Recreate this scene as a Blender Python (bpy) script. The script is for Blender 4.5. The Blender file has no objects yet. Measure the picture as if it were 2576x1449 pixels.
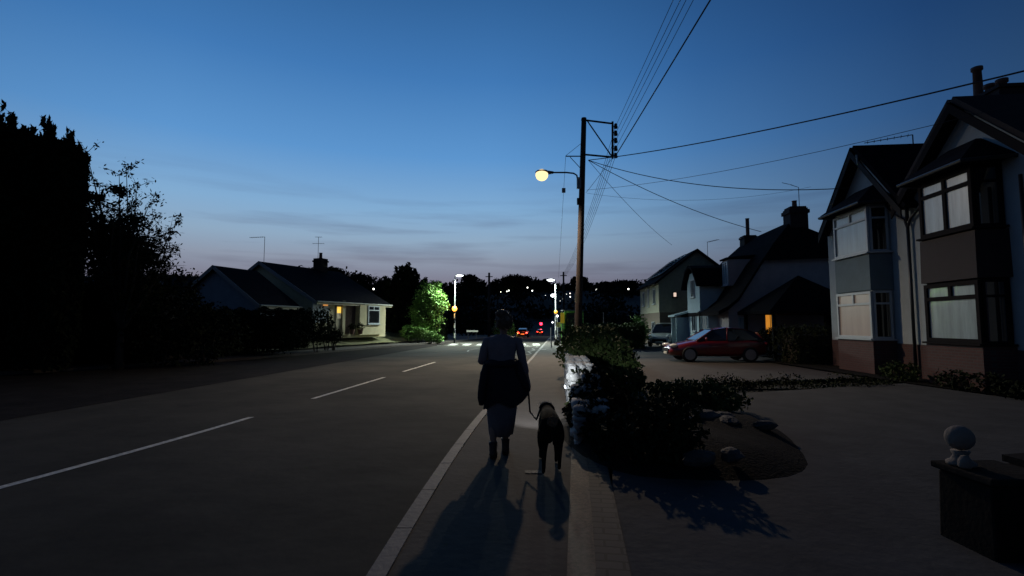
import bpy, bmesh, math, random
import numpy as np
from mathutils import Vector, Matrix
S = bpy.context.scene
COL = S.collection
rad = math.radians
# ---------------------------------------------------------------- camera
CAMH = 1.6
PITCH = math.atan(91/1250)
cam_d = bpy.data.cameras.new("camera")
cam = bpy.data.objects.new("camera", cam_d); COL.objects.link(cam)
cam_d.sensor_width = 36; cam_d.lens = 36*1250/2576
cam_d.clip_start = 0.05; cam_d.clip_end = 5000
cam.location = (0, 0, CAMH); cam.rotation_euler = (math.pi/2+PITCH, 0, 0)
S.camera = cam
# ---------------------------------------------------------------- exposure
S.view_settings.view_transform = 'Standard'; S.view_settings.look = 'None'
S.view_settings.exposure = 0; S.view_settings.gamma = 1
S.cycles.max_bounces = 5; S.cycles.diffuse_bounces = 2; S.cycles.glossy_bounces = 3
S.cycles.sample_clamp_indirect = 3
# ---------------------------------------------------------------- dusk sky
W = bpy.data.worlds.new("World"); S.world = W; W.use_nodes = True
nt = W.node_tree; nt.nodes.clear()
def N(t, **k):
    n = nt.nodes.new(t)
    for a, b in k.items(): setattr(n, a, b)
    return n
L = nt.links.new
tc = N('ShaderNodeTexCoord')
nrm = N('ShaderNodeVectorMath', operation='NORMALIZE'); L(tc.outputs['Generated'], nrm.inputs[0])
sep = N('ShaderNodeSeparateXYZ'); L(nrm.outputs[0], sep.inputs[0])
def ramp(stops, inp):
    r = N('ShaderNodeValToRGB'); L(inp, r.inputs[0]); cr = r.color_ramp
    cr.elements[0].position, cr.elements[0].color = stops[0][0], (*stops[0][1], 1)
    cr.elements[1].position, cr.elements[1].color = stops[-1][0], (*stops[-1][1], 1)
    for p, c in stops[1:-1]:
        e = cr.elements.new(p); e.color = (*c, 1)
    return r
def lin(r, g, b):
    f = lambda c: ((c/255+.055)/1.055)**2.4 if c > 10 else c/255/12.92
    return (f(r), f(g), f(b))
elev = ramp([(0, lin(98, 95, 118)), (.085, lin(120, 121, 141)), (.125, lin(137, 148, 168)), (.165, lin(139, 166, 192)),
             (.22, lin(127, 169, 207)), (.32, lin(90, 147, 204)), (.45, lin(62, 119, 180)), (.56, lin(47, 98, 154)),
             (.74, lin(21, 44, 82)), (1, lin(11, 26, 50))], sep.outputs['Z'])
flat = N('ShaderNodeVectorMath', operation='MULTIPLY'); flat.inputs[1].default_value = (1, 1, 0)
L(nrm.outputs[0], flat.inputs[0])
fn = N('ShaderNodeVectorMath', operation='NORMALIZE'); L(flat.outputs[0], fn.inputs[0])
dt = N('ShaderNodeVectorMath', operation='DOT_PRODUCT'); L(fn.outputs[0], dt.inputs[0])
GLOW = rad(-19)
dt.inputs[1].default_value = (math.sin(GLOW), math.cos(GLOW), 0)
az = ramp([(0, (.15, .16, .18)), (.32, (.17, .19, .22)), (.5, (.22, .27, .34)), (.64, (.38, .43, .5)), (.76, (.55, .6, .66)), (.88, (.84, .86, .88)), (.96, (1, 1, 1)), (1, (1, 1, 1))], dt.outputs['Value'])
mul = N('ShaderNodeMix', data_type='RGBA', blend_type='MULTIPLY'); mul.inputs[0].default_value = 1
L(elev.outputs[0], mul.inputs[6]); L(az.outputs[0], mul.inputs[7])
# thin cloud streaks low over the horizon
mp = N('ShaderNodeMapping'); mp.inputs['Scale'].default_value = (2.2, 2.2, 26)
mp.inputs['Rotation'].default_value = (rad(2), rad(5), 0)
L(nrm.outputs[0], mp.inputs['Vector'])
nz = N('ShaderNodeTexNoise'); nz.inputs['Scale'].default_value = 1.7; nz.inputs['Detail'].default_value = 4; nz.inputs['Roughness'].default_value = .5
L(mp.outputs[0], nz.inputs['Vector'])
cl = ramp([(0, (0, 0, 0)), (.5, (0, 0, 0)), (.72, (1, 1, 1)), (1, (1, 1, 1))], nz.outputs['Fac'])
band = ramp([(0, (.5, .5, .5)), (.1, (.75, .75, .75)), (.2, (.6, .6, .6)), (.29, (0, 0, 0)), (1, (0, 0, 0))], sep.outputs['Z'])
mm = N('ShaderNodeMath', operation='MULTIPLY'); L(cl.outputs[0], mm.inputs[0]); L(band.outputs[0], mm.inputs[1])
dark = N('ShaderNodeMix', data_type='RGBA', blend_type='MULTIPLY'); L(mm.outputs[0], dark.inputs[0])
L(mul.outputs[2], dark.inputs[6]); dark.inputs[7].default_value = (.66, .62, .66, 1)
# a little of the physical sky, sun just below the horizon
sky = N('ShaderNodeTexSky', sky_type='NISHITA'); sky.sun_disc = False
sky.sun_elevation = rad(-3); sky.sun_rotation = GLOW
bg = N('ShaderNodeBackground'); bg.inputs[1].default_value = 1
bg2 = N('ShaderNodeBackground'); bg2.inputs[1].default_value = .05; L(sky.outputs[0], bg2.inputs[0])
L(dark.outputs[2], bg.inputs[0])
ad = N('ShaderNodeAddShader'); L(bg.outputs[0], ad.inputs[0]); L(bg2.outputs[0], ad.inputs[1])
wo = N('ShaderNodeOutputWorld'); L(ad.outputs[0], wo.inputs[0])
# ---------------------------------------------------------------- pixel helpers (2576 x 1449 frame), camera at 1.6 m
cp, sp = math.cos(PITCH), math.sin(PITCH)
def ray(u, v):
    a, s = (u-1288)/1250, (724.5-v)/1250
    return Vector((a, cp-s*sp, sp+s*cp))
def at(u, v, y):
    d = ray(u, v); t = y/d.y
    return Vector((d.x*t, y, CAMH+d.z*t))
def gr(u, v, z=0.0):
    d = ray(u, v); t = (z-CAMH)/d.z
    return Vector((d.x*t, d.y*t, z))
# ---------------------------------------------------------------- materials
MATS = {}
def mat(name, color, rough=.8, noise=0, scale=6, bump=0, metal=0, emit=None, estr=0, coat=0, color2=None, stretch=None, spec=.5, trans=0):
    if name in MATS: return MATS[name]
    m = bpy.data.materials.new(name); m.use_nodes = True; MATS[name] = m
    n, l = m.node_tree.nodes, m.node_tree.links
    b = n['Principled BSDF']
    b.inputs['Base Color'].default_value = (*color, 1); b.inputs['Roughness'].default_value = rough
    b.inputs['Metallic'].default_value = metal; b.inputs['Coat Weight'].default_value = coat
    b.inputs['Coat Roughness'].default_value = .03; b.inputs['Specular IOR Level'].default_value = spec
    if emit:
        b.inputs['Emission Color'].default_value = (*emit, 1); b.inputs['Emission Strength'].default_value = estr
    if noise or bump:
        tcn = n.new('ShaderNodeTexCoord'); src = tcn.outputs['Object']
        if stretch:
            mpn = n.new('ShaderNodeMapping'); mpn.inputs['Scale'].default_value = stretch
            l.new(src, mpn.inputs['Vector']); src = mpn.outputs[0]
        t = n.new('ShaderNodeTexNoise'); t.inputs['Scale'].default_value = scale; t.inputs['Detail'].default_value = 7; t.inputs['Roughness'].default_value = .62
        l.new(src, t.inputs['Vector'])
        if noise:
            r = n.new('ShaderNodeValToRGB'); l.new(t.outputs['Fac'], r.inputs[0])
            c2 = color2 or tuple(min(1, c*(1+noise)) for c in color)
            c1 = tuple(c*(1-noise) for c in color)
            r.color_ramp.elements[0].position = .3; r.color_ramp.elements[1].position = .7
            r.color_ramp.elements[0].color = (*c1, 1); r.color_ramp.elements[1].color = (*c2, 1)
            l.new(r.outputs[0], b.inputs['Base Color'])
        if bump:
            t2 = n.new('ShaderNodeTexNoise'); t2.inputs['Scale'].default_value = scale*6; t2.inputs['Detail'].default_value = 4
            l.new(src, t2.inputs['Vector'])
            bp = n.new('ShaderNodeBump'); bp.inputs['Strength'].default_value = bump; bp.inputs['Distance'].default_value = .02
            l.new(t2.outputs['Fac'], bp.inputs['Height']); l.new(bp.outputs[0], b.inputs['Normal'])
    return m
def brickmat(name, c1, c2, mortar, sx=1.0, bw=.225, bh=.075, rot=None, bump=.4, ms=.01):
    if name in MATS: return MATS[name]
    m = bpy.data.materials.new(name); m.use_nodes = True; MATS[name] = m
    n, l = m.node_tree.nodes, m.node_tree.links
    b = n['Principled BSDF']; b.inputs['Roughness'].default_value = .85
    tcn = n.new('ShaderNodeTexCoord'); mpn = n.new('ShaderNodeMapping')
    l.new(tcn.outputs['Object'], mpn.inputs['Vector'])
    if rot: mpn.inputs['Rotation'].default_value = rot
    t = n.new('ShaderNodeTexBrick'); l.new(mpn.outputs[0], t.inputs['Vector'])
    t.inputs['Color1'].default_value = (*c1, 1); t.inputs['Color2'].default_value = (*c2, 1); t.inputs['Mortar'].default_value = (*mortar, 1)
    t.inputs['Scale'].default_value = sx; t.inputs['Brick Width'].default_value = bw; t.inputs['Row Height'].default_value = bh; t.inputs['Mortar Size'].default_value = ms
    l.new(t.outputs['Color'], b.inputs['Base Color'])
    bp = n.new('ShaderNodeBump'); bp.inputs['Strength'].default_value = bump; bp.inputs['Distance'].default_value = .01
    l.new(t.outputs['Fac'], bp.inputs['Height']); bp.invert = True; l.new(bp.outputs[0], b.inputs['Normal'])
    return m
M = dict(
 road=mat('asphalt', (.060, .056, .048), .95, .42, .35, .9, spec=.1),
 pave=mat('pavement_tarmac', (.054, .045, .039), .95, .25, 2.2, .3),
 drive=mat('driveway_concrete', (.066, .066, .068), .95, .22, 1.6, .5, spec=.15),
 drive2=mat('neighbour_drive_tarmac', (.035, .029, .027), .85, .3, .9, .4),
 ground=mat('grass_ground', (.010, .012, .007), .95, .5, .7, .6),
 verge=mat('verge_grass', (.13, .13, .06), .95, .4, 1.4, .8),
 soil=mat('soil', (.012, .011, .010), .95, .5, 5, .8, spec=.1),
 gravel=mat('gravel', (.07, .046, .037), .7, .6, 30, .9),
 kerb=mat('kerb_stone', (.15, .13, .12), .75, .15, 3, .3),
 dim_road_side=mat('dim_tarmac', (.022, .019, .018), .95, .35, 1.2, .6, spec=.05),
 paint=mat('road_paint', (.60, .60, .56), .7, .45, 13, .5),
 setts=brickmat('block_paving', (.045, .04, .038), (.062, .052, .047), (.014, .012, .011), bw=.23, bh=.11, rot=(0, 0, rad(8.5))),
 stone=mat('wall_stone', (.42, .42, .40), .85, .42, 4, 1.0),
 wood=mat('pole_wood', (.028, .018, .017), .85, .35, 4, .6, stretch=(6, 6, .5)),
 steel=mat('galvanised_steel', (.19, .2, .21), .45, .1, 5, metal=.4),
 black=mat('black_metal', (.010, .010, .012), .7, spec=.15),
 cable=mat('cable_rubber', (.008, .01, .016), .6),
 render_w=mat('painted_render', (.36, .42, .44), .9, .1, 2, .5),
 render_b=mat('grey_gable_render', (.24, .28, .33), .9, .12, 2, .4),
 render_g=mat('grey_render', (.125, .18, .21), .9, .12, 2, .4),
 render_c=mat('cream_render', (.52, .47, .3), .9, .1, 2, .4),
 render_o=mat('roughcast_render', (.27, .275, .21), .95, .14, 4, .8),
 render_l=mat('pale_render', (.42, .54, .58), .9, .1, 2, .4),
 render_d=mat('dusty_pink_render', (.46, .39, .38), .9, .12, 2, .4),
 roof=mat('slate_roof', (.010, .010, .014), .95, .3, 3, .5, spec=.05),
 rooft=brickmat('clay_tile_roof', (.022, .012, .011), (.016, .01, .009), (.012, .008, .007), bw=.2, bh=.12),
 thatch=mat('brown_tile_roof', (.012, .010, .011), .95, .35, 8, 1, spec=.05),
 brick=brickmat('red_brick', (.09, .035, .032), (.07, .028, .026), (.07, .055, .05), rot=(rad(90), 0, 0)),
 brickb=brickmat('brown_brick', (.12, .095, .065), (.1, .078, .055), (.14, .12, .1), rot=(rad(90), 0, 0)),
 frame_w=mat('white_frame', (.42, .48, .52), .45),
 frame_d=mat('dark_frame', (.012, .010, .011), .8, spec=.08),
 tilehang=mat('tile_hanging', (.022, .011, .011), .7, .3, 10, .6, stretch=(1, 1, 6)),
 glass=mat('window_glass', (.012, .014, .016), .04, spec=.8, coat=.4),
 blind=mat('net_curtain_glass', (.28, .36, .39), .35, .3, 1.1, coat=1, stretch=(5, 5, .6)),
 blind2=mat('pale_curtain_glass', (.32, .30, .29), .35, .15, .9, coat=1, stretch=(5, 5, .6), emit=(1, .62, .4), estr=.045),
 pipe=mat('downpipe_plastic', (.012, .014, .02), .45),
 solar=mat('solar_panel', (.16, .22, .30), .3, metal=.6, coat=1),  # pale base colour stands in for sky reflected by dark panels
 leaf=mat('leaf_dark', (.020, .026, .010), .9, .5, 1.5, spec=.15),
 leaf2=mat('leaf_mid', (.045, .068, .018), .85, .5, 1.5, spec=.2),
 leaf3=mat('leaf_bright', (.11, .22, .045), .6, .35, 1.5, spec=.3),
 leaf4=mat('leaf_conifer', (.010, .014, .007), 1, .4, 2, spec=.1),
 bark=mat('bark', (.05, .04, .03), .9, .4, 6, .8, stretch=(3, 3, .6)),
 tyre=mat('tyre_rubber', (.012, .012, .012), .8),
 rim=mat('alloy', (.35, .36, .37), .35, metal=.7),
 lampglass=mat('headlamp_glass', (.8, .82, .8), .15, coat=1),  # near-white base colour stands in for the glint of the lenses
 plate=mat('number_plate', (.5, .4, .05), .5, emit=(1, .3, .04), estr=.9),
 chimney=mat('chimney_brick', (.024, .014, .013), .85, .3, 4, .5),
 pot=mat('chimney_pot', (.14, .07, .05), .8, .2, 4),
)
def emis(name, c, s): return mat(name, c, .5, emit=c, estr=s)
# ---------------------------------------------------------------- object helpers
def tag(o, label=None, cat=None, group=None, kind=None):
    if label: o['label'] = label
    if cat: o['category'] = cat
    if group: o['group'] = group
    if kind: o['kind'] = kind
    return o
def empty(name, loc=(0, 0, 0), rz=0, label=None, cat=None, group=None, rot=None):
    o = bpy.data.objects.new(name, None); COL.objects.link(o)
    o.empty_display_size = .2
    o.location = loc; o.rotation_euler = rot or (0, 0, rz)
    return tag(o, label, cat, group)
def copy_tree(o, parent=None):
    c = o.copy(); COL.objects.link(c); c.parent = parent
    for ch in o.children: copy_tree(ch, c)
    return c
class MB:
    def __init__(s): s.v = []; s.f = []; s.n = 0
    def add(s, vs, fs):
        vs = np.asarray(vs, float).reshape(-1, 3)
        s.v.append(vs); k = s.n
        s.f.extend([tuple(i+k for i in f) for f in fs]); s.n += len(vs); return s
    def box(s, c, d, rz=0, R=None, taper=1):
        x, y, z = d[0]/2, d[1]/2, d[2]/2
        p = [Vector((i*x*(taper if k > 0 else 1), j*y*(taper if k > 0 else 1), k*z)) for k in (-1, 1) for j in (-1, 1) for i in (-1, 1)]
        Q = R if R is not None else Matrix.Rotation(rz, 3, 'Z')
        s.add([Q @ a + Vector(c) for a in p], [(0, 2, 3, 1), (4, 5, 7, 6), (0, 1, 5, 4), (2, 6, 7, 3), (0, 4, 6, 2), (1, 3, 7, 5)]); return s
    def bb(s, a, b):
        return s.box([(a[i]+b[i])/2 for i in range(3)], [abs(b[i]-a[i]) for i in range(3)])
    def tube(s, pts, r, n=8, cap=True):
        pts = [Vector(p) for p in pts]; m = len(pts)
        rs = [r]*m if not hasattr(r, '__len__') else list(r)
        up = Vector((0, 0, 1)); vs = []; prev = None
        for i, p in enumerate(pts):
            d = (pts[min(i+1, m-1)]-pts[max(i-1, 0)]).normalized()
            if prev is None:
                a = d.cross(up)
                if a.length < 1e-3: a = Vector((1, 0, 0))
            else:
                a = prev-d*prev.dot(d)
                if a.length < 1e-4: a = d.cross(up)
            a.normalize(); prev = a; b = d.cross(a)
            for k in range(n):
                t = 2*math.pi*k/n
                vs.append(p+(a*math.cos(t)+b*math.sin(t))*rs[i])
        fs = [(i*n+k, i*n+(k+1) % n, (i+1)*n+(k+1) % n, (i+1)*n+k) for i in range(m-1) for k in range(n)]
        if cap: fs += [tuple(range(n))[::-1], tuple((m-1)*n+k for k in range(n))]
        s.add(vs, fs); return s
    def lathe(s, prof, c=(0, 0, 0), n=20, sx=1, sy=1, R=None):
        vs = []
        for r, z in prof:
            for k in range(n):
                t = 2*math.pi*k/n
                q = Vector((r*math.cos(t)*sx, r*math.sin(t)*sy, z))
                if R is not None: q = R @ q
                vs.append(q+Vector(c))
        m = len(prof)
        fs = [(i*n+k, i*n+(k+1) % n, (i+1)*n+(k+1) % n, (i+1)*n+k) for i in range(m-1) for k in range(n)]
        fs += [tuple(range(n))[::-1], tuple((m-1)*n+k for k in range(n))]
        s.add(vs, fs); return s
    def ball(s, c, r, n=12, m=8):
        rx, ry, rz = (r, r, r) if not hasattr(r, '__len__') else r
        pr = [(max(.001, math.sin(math.pi*i/m)), -math.cos(math.pi*i/m)*rz) for i in range(m+1)]
        return s.lathe(pr, c, n, rx, ry)
    def loft(s, rings, caps=True):
        n = len(rings[0]); vs = [p for r in rings for p in r]; m = len(rings)
        fs = [(i*n+k, i*n+(k+1) % n, (i+1)*n+(k+1) % n, (i+1)*n+k) for i in range(m-1) for k in range(n)]
        if caps: fs += [tuple(range(n))[::-1], tuple((m-1)*n+k for k in range(n))]
        s.add(vs, fs); return s
    def slab(s, q, th):
        q = [Vector(p) for p in q]
        nn = (q[1]-q[0]).cross(q[-1]-q[0]).normalized()*th
        k = len(q); vs = q+[p-nn for p in q]
        fs = [tuple(range(k)), tuple(range(2*k-1, k-1, -1))]+[(i, k+i, k+(i+1) % k, (i+1) % k) for i in range(k)]
        s.add(vs, fs); return s
    def strip(s, a, b):
        n = len(a); s.add(list(a)+list(b), [(i, n+i, n+i+1, i+1) for i in range(n-1)]); return s
    def leaves(s, P, size, rng, up=0., aspect=.55):
        P = np.asarray(P, float); n = len(P)
        d = rng.normal(size=(n, 3)); d[:, 2] = d[:, 2]*(1-up)+up*2.2
        d /= np.linalg.norm(d, axis=1)[:, None]
        e = rng.normal(size=(n, 3)); e -= d*(e*d).sum(1)[:, None]; e /= np.linalg.norm(e, axis=1)[:, None]
        w = size*(.6+.8*rng.random((n, 1)))
        v = np.stack([P-d*w*.5, P+e*w*aspect*.5, P+d*w*.5, P-e*w*aspect*.5], 1).reshape(-1, 3)
        k = s.n; s.v.append(v)
        s.f.extend([(k+4*i, k+4*i+1, k+4*i+2, k+4*i+3) for i in range(n)]); s.n += 4*n; return s
    def build(s, name, m, parent=None, smooth=False, sub=0, bevel=0, loc=None):
        me = bpy.data.meshes.new(name)
        V = np.concatenate(s.v)
        if loc is not None: V = V-np.array(loc)
        me.from_pydata(V.tolist(), [], s.f); me.validate(); me.update()
        o = bpy.data.objects.new(name, me); COL.objects.link(o)
        if loc is not None: o.location = loc
        me.materials.append(m)
        if smooth: me.polygons.foreach_set('use_smooth', [True]*len(me.polygons))
        if parent: o.parent = parent
        if bevel:
            b = o.modifiers.new('bevel', 'BEVEL'); b.width = bevel; b.segments = 2; b.limit_method = 'ANGLE'
        if sub:
            q = o.modifiers.new('sub', 'SUBSURF'); q.levels = sub; q.render_levels = sub
        return o
def wavy(a, b, sag, n=14):
    a, b = Vector(a), Vector(b)
    return [a.lerp(b, i/n)-Vector((0, 0, sag*4*(i/n)*(1-i/n))) for i in range(n+1)]
def lamp(name, loc, power, color, size=.15, spot=None, aim=None, blend=.5, parent=None):
    d = bpy.data.lights.new(name, 'SPOT' if spot else 'POINT'); d.energy = power; d.color = color
    d.shadow_soft_size = size
    if spot: d.spot_size = rad(spot); d.spot_blend = blend
    o = bpy.data.objects.new(name, d); COL.objects.link(o); o.location = loc
    if aim is not None:
        o.rotation_euler = (Vector(aim)-Vector(loc)).to_track_quat('-Z', 'Y').to_euler()
    if parent: o.parent = parent
    return o
# foliage
def ell_pts(n, c, r, rng, shell=.45, rough=.16):
    d = rng.normal(size=(n, 3)); d /= np.linalg.norm(d, axis=1)[:, None]
    q = shell+(1-shell)*rng.random((n, 1))**.6
    lump = 1+rough*np.sin(d[:, :1]*5+c[0])*np.cos(d[:, 1:2]*6+c[1])*2+rough*.5*np.sin(d[:, 2:3]*11)
    return np.array(c)+d*np.array(r)*q*lump
def crown_pts(n, c, r, k, rng, sub=.42):
    """clumps spread through an ellipsoid"""
    out = []
    for i in range(k):
        d = rng.normal(size=3); d /= np.linalg.norm(d)
        cc = np.array(c)+d*np.array(r)*(.35+.5*rng.random())
        rr = np.array(r)*sub*(.6+.7*rng.random())
        out.append(ell_pts(n//k, cc, rr, rng, .3, .25))
    return np.concatenate(out)
# ================================================================ terrain
def Xk(y): return -.55+.1*(y-9.5)+(.006*(9.5-y)**2 if y < 9.5 else 0)      # right kerb, road side
def Xc(y): return -5.7+.1*y-(.012*(9-y)**2 if y < 9 else 0)
LP = [(-12, -26), (5, -23), (16.7, -17.2), (22.4, -13.2), (28, -11.5), (35.4, -9.7), (42, -7.4), (48, -5.6), (60, -4.3), (75, -2.4), (120, 2), (400, 30), (1000, 90)]
def Xl(y): return float(np.interp(y, [p[0] for p in LP], [p[1] for p in LP]))
def base(y): return float(np.interp(y, [-50, 45, 78, 158, 250, 300], [0, 0, -.4, -1.4, -2.6, -2.6]))
def H(x, y):
    z = base(y)
    # raised gardens on the left
    d = Xl(y)-1.2-x
    if d > 0 and y < 120:
        z += 1.0*min(1, d/5)**1.3*float(np.interp(y, [0, 18, 28, 55, 90], [.3, .35, 1, 1, 0]))
    if y > 240:
        t = min(1, (y-240)/330)
        prof = 36+5*math.sin(x/95+1.1)+3*math.sin(x/41)+float(np.interp(x, [-420, -230, -130, 200, 600], [16, 11, 0, -3, -6]))
        z += (t*t*(3-2*t))*prof
    return z
ROWS = sorted(set([-30, -20, -12]+[float(i) for i in np.arange(-8, 60, 2)]+[60+4*i for i in range(30)]+[180+15*i for i in range(40)]+[780, 900, 1400, 3000]))
COLS = sorted(set([-2500, -1200, -700]+[-500+20*i for i in range(51)]+[-60+2.5*i for i in range(49)]+[700, 1200, 2500]))
g = MB(); vs = [(x, y, H(x, y)-.14-(.0 if y < 200 else 0)) for y in ROWS for x in COLS]; nx = len(COLS)
g.add(vs, [(j*nx+i, j*nx+i+1, (j+1)*nx+i+1, (j+1)*nx+i) for j in range(len(ROWS)-1) for i in range(nx-1)])
tag(g.build('ground', M['ground'], smooth=True), kind='structure')
YS = [y for y in ROWS if -12 <= y <= 235]
def vstrip(name, m, fa, fb, dz, y0=-12, y1=235, kind='structure'):
    ys = sorted(set([y for y in YS if y0 <= y <= y1]+[y0, y1]))
    b = MB(); b.strip([(fa(y), y, base(y)+dz) for y in ys], [(fb(y), y, base(y)+dz) for y in ys])
    return tag(b.build(name, m), kind=kind)
vstrip('road', M['road'], Xl, lambda y: Xk(y)+.02, -.1)
def Xf(y): return min(Xc(y)-4.2, 9) if y < 30 else Xc(y)-4.2
fc = MB(); ysf = sorted(set([y for y in YS if y <= 44]+[44]))
fc.strip([(Xl(y)+.1, y, -.094) for y in ysf], [(max(Xl(y)+.12, Xf(y)), y, -.094) for y in ysf])
tag(fc.build('dim_road_side', M['dim_road_side']), kind='structure')  # dark sheet over the road's left side, fading lamplight put into its colour
# right pavement, kerb stones with joints
vstrip('pavement', M['pave'], lambda y: Xk(y)+.14, lambda y: Xk(y)+1.62, 0.0)
kb = MB(); y = -6.
while y < 120:
    ya, yb = y+.006, y+.91-.006
    a, b_ = Vector((Xk(ya), ya, 0)), Vector((Xk(yb), yb, 0)); z = base(y)
    lo, hi = -.14+z, .012+z
    kb.add([(a.x, ya, lo), (a.x+.14, ya, lo), (b_.x+.14, yb, lo), (b_.x, yb, lo), (a.x+.015, ya, hi), (a.x+.14, ya, hi), (b_.x+.14, yb, hi), (b_.x+.015, yb, hi)],
           [(0, 3, 2, 1), (4, 5, 6, 7), (0, 1, 5, 4), (1, 2, 6, 5), (2, 3, 7, 6), (3, 0, 4, 7)]); y += .91
tag(kb.build('kerb', M['kerb']), kind='structure')
# left footway strip and grassy verge
lf = MB(); ys = [y for y in YS if y <= 70]
lf.strip([(Xl(y)-2.0, y, base(y)+.012) for y in ys], [(Xl(y)+.12, y, base(y)+.012) for y in ys])
lf.strip([(Xl(y)+.12, y, base(y)+.012) for y in ys], [(Xl(y)+.14, y, base(y)-.12) for y in ys])
tag(lf.build('left_pavement', M['pave']), kind='structure')
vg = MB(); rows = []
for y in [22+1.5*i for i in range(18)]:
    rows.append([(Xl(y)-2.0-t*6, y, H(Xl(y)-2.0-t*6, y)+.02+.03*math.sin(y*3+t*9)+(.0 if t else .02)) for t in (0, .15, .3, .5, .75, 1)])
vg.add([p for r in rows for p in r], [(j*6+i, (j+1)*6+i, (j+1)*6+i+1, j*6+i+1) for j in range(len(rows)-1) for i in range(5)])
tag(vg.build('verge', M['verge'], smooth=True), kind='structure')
# road markings: centre warning line
def patch(mb, pts, z): mb.add([(p[0], p[1], z+base(p[1])) for p in pts], [tuple(range(len(pts)))])
rm = MB()
for a, b_ in ((5.25, 9.25), (11.5, 16.1), (18.0, 22.5)):
    ys = np.linspace(a, b_, 9)
    rm.strip([(Xc(y)-.055, y, -.096) for y in ys], [(Xc(y)+.055, y, -.096) for y in ys])
for a, b_ in ((52, 56), (58, 62), (64, 68), (70, 74), (82, 86), (94, 98), (106, 110)):
    rm.strip([(Xc(y)-.06, y, base(y)-.094) for y in (a, b_)], [(Xc(y)+.06, y, base(y)-.094) for y in (a, b_)])
# zigzags before the crossing
def zig(fx, amp, y0=25., y1=39., st=2.):
    y = y0; s = 1
    while y < y1:
        xa, xb = fx(y)+s*amp, fx(y+st)-s*amp
        rm.add([(xa-.05, y, -.096), (xa+.05, y, -.096), (xb+.05, y+st-.15, -.096), (xb-.05, y+st-.15, -.096)], [(0, 1, 2, 3)])
        y += st; s = -s
rm_main = rm; rm = MB(); zig(lambda y: Xk(y)-.45, .16); zig(lambda y: Xc(y)-.3, .14, 31, 35)
tag(rm.build('road_marking', mat('worn_paint', (.16, .155, .14), .8, .5, 4, .3)), kind='structure'); rm = rm_main
ys = np.linspace(44.5, 60, 8)
# zebra bars
x = -6.4; i = 0
while x < 2.5:
    rm.add([(x, 40.4, -.096), (x+.58, 40.4, -.096), (x+.64, 43.2, -.096), (x+.06, 43.2, -.096)], [(0, 1, 2, 3)]); x += 1.16
for yy in (39.6, 44.0):
    x = -7.
    while x < 2.3:
        rm.add([(x, yy, -.096), (x+.4, yy, -.096), (x+.4, yy+.12, -.096), (x, yy+.12, -.096)], [(0, 1, 2, 3)]); x += .8
rm.add([(Xc(38.6), 38.4, -.096), (Xk(38.6)-.3, 38.4, -.096), (Xk(38.6)-.3, 38.65, -.096), (Xc(38.6), 38.65, -.096)], [(0, 1, 2, 3)])
rm.strip([(Xk(y)-.32, y, base(y)-.094) for y in np.linspace(60, 140, 10)], [(Xk(y)-.2, y, base(y)-.094) for y in np.linspace(60, 140, 10)])
tag(rm.build('road_marking', M['paint']), kind='structure')
# gravel strip, setts, driveway
def Xs(y): return .33+.13*(y-3.15)
vstrip('gravel_strip', M['gravel'], lambda y: Xs(y)+.0, lambda y: Xs(y)+.19, .008, -6, 7.2)
vstrip('block_edging', M['setts'], lambda y: Xs(y)+.19, lambda y: Xs(y)+.41, .012, -6, 7.2)
dv = MB()
pts = [(-.45, -6), (14, -6), (12, 4), (10.9, 9.5), (10.6, 13.6), (6, 11.9), (1.5, 10.4), (1.45, 7.2), (Xs(5)+.41, 5), (Xs(3)+.41, 3), (Xs(0)+.41, 0)]
dv.add([(px, py, .006) for px, py in pts], [tuple(range(len(pts)))])
tag(dv.build('driveway', M['drive']), kind='structure')
d2 = MB(); pts = [(2.2, 13.2), (10.5, 15.2), (12, 17), (12.6, 26), (20, 42), (14, 46), (4.6, 46), (3.8, 34), (2.8, 22)]
d2.add([(px, py, -.03) for px, py in pts], [tuple(range(len(pts)))])
tag(d2.build('neighbour_driveway', M['drive2']), kind='structure')
sb = MB(); pts = [(10.9, 3), (15, 3), (13, 24), (10.9, 22), (10.7, 13.6), (11, 9.5)]
sb.add([(px, py, .02) for px, py in pts], [tuple(range(len(pts)))])
tag(sb.build('soil_border', M['soil']), kind='structure')
# ================================================================ lamps on the street
POLE_Y = 24.
pb, pt = at(1452, 900, POLE_Y), at(1469, 297, POLE_Y)
pb.z = -.1
pole = empty('telegraph_pole', pb, label='tall leaning wooden telegraph pole with steel outrigger frame and lit street lamp', cat='telegraph pole')
def lp(v): return Vector(v)-pb
m = MB(); m.tube([lp(pb.lerp(pt, t)) for t in np.linspace(0, 1, 9)], list(np.linspace(.185, .125, 9)), 14); m.build('post', M['wood'], pole, smooth=True)
m = MB(); a = lambda u, v: lp(at(u, v, POLE_Y-.15))
m.tube([a(1462, 301), a(1541, 311)], .045, 6); m.tube([a(1541, 306), a(1541, 399)], .055, 6)
m.tube([a(1462, 388), a(1538, 395)], .045, 6); m.tube([a(1478, 305), a(1538, 392)], .032, 6)
m.build('outrigger_frame', M['black'], pole)
for v in (317, 335, 353, 373, 391):
    m = MB(); c = a(1549, v); m.lathe([(.02, -.14), (.09, -.12), (.1, -.03), (.05, 0), (.085, .03), (.075, .1), (.02, .14)], c, 10)
    m.tube([c-Vector((.18, 0, 0)), c], .02, 5); m.build('insulator', M['black'], pole, smooth=True)
m = MB(); m.tube([a(1423, 393), a(1462, 393)], .028, 6); m.tube([a(1434, 395), a(1460, 423)], .018, 5); m.tube([a(1423, 392), a(1463, 360)], .01, 4)
m.build('side_bracket', M['black'], pole)
m = MB(); m.tube([a(1382, 434), a(1425, 434), a(1443, 436), a(1451, 441), a(1453, 452)], .04, 8); arm = m.build('lamp_arm', M['black'], pole, smooth=True)
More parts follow.
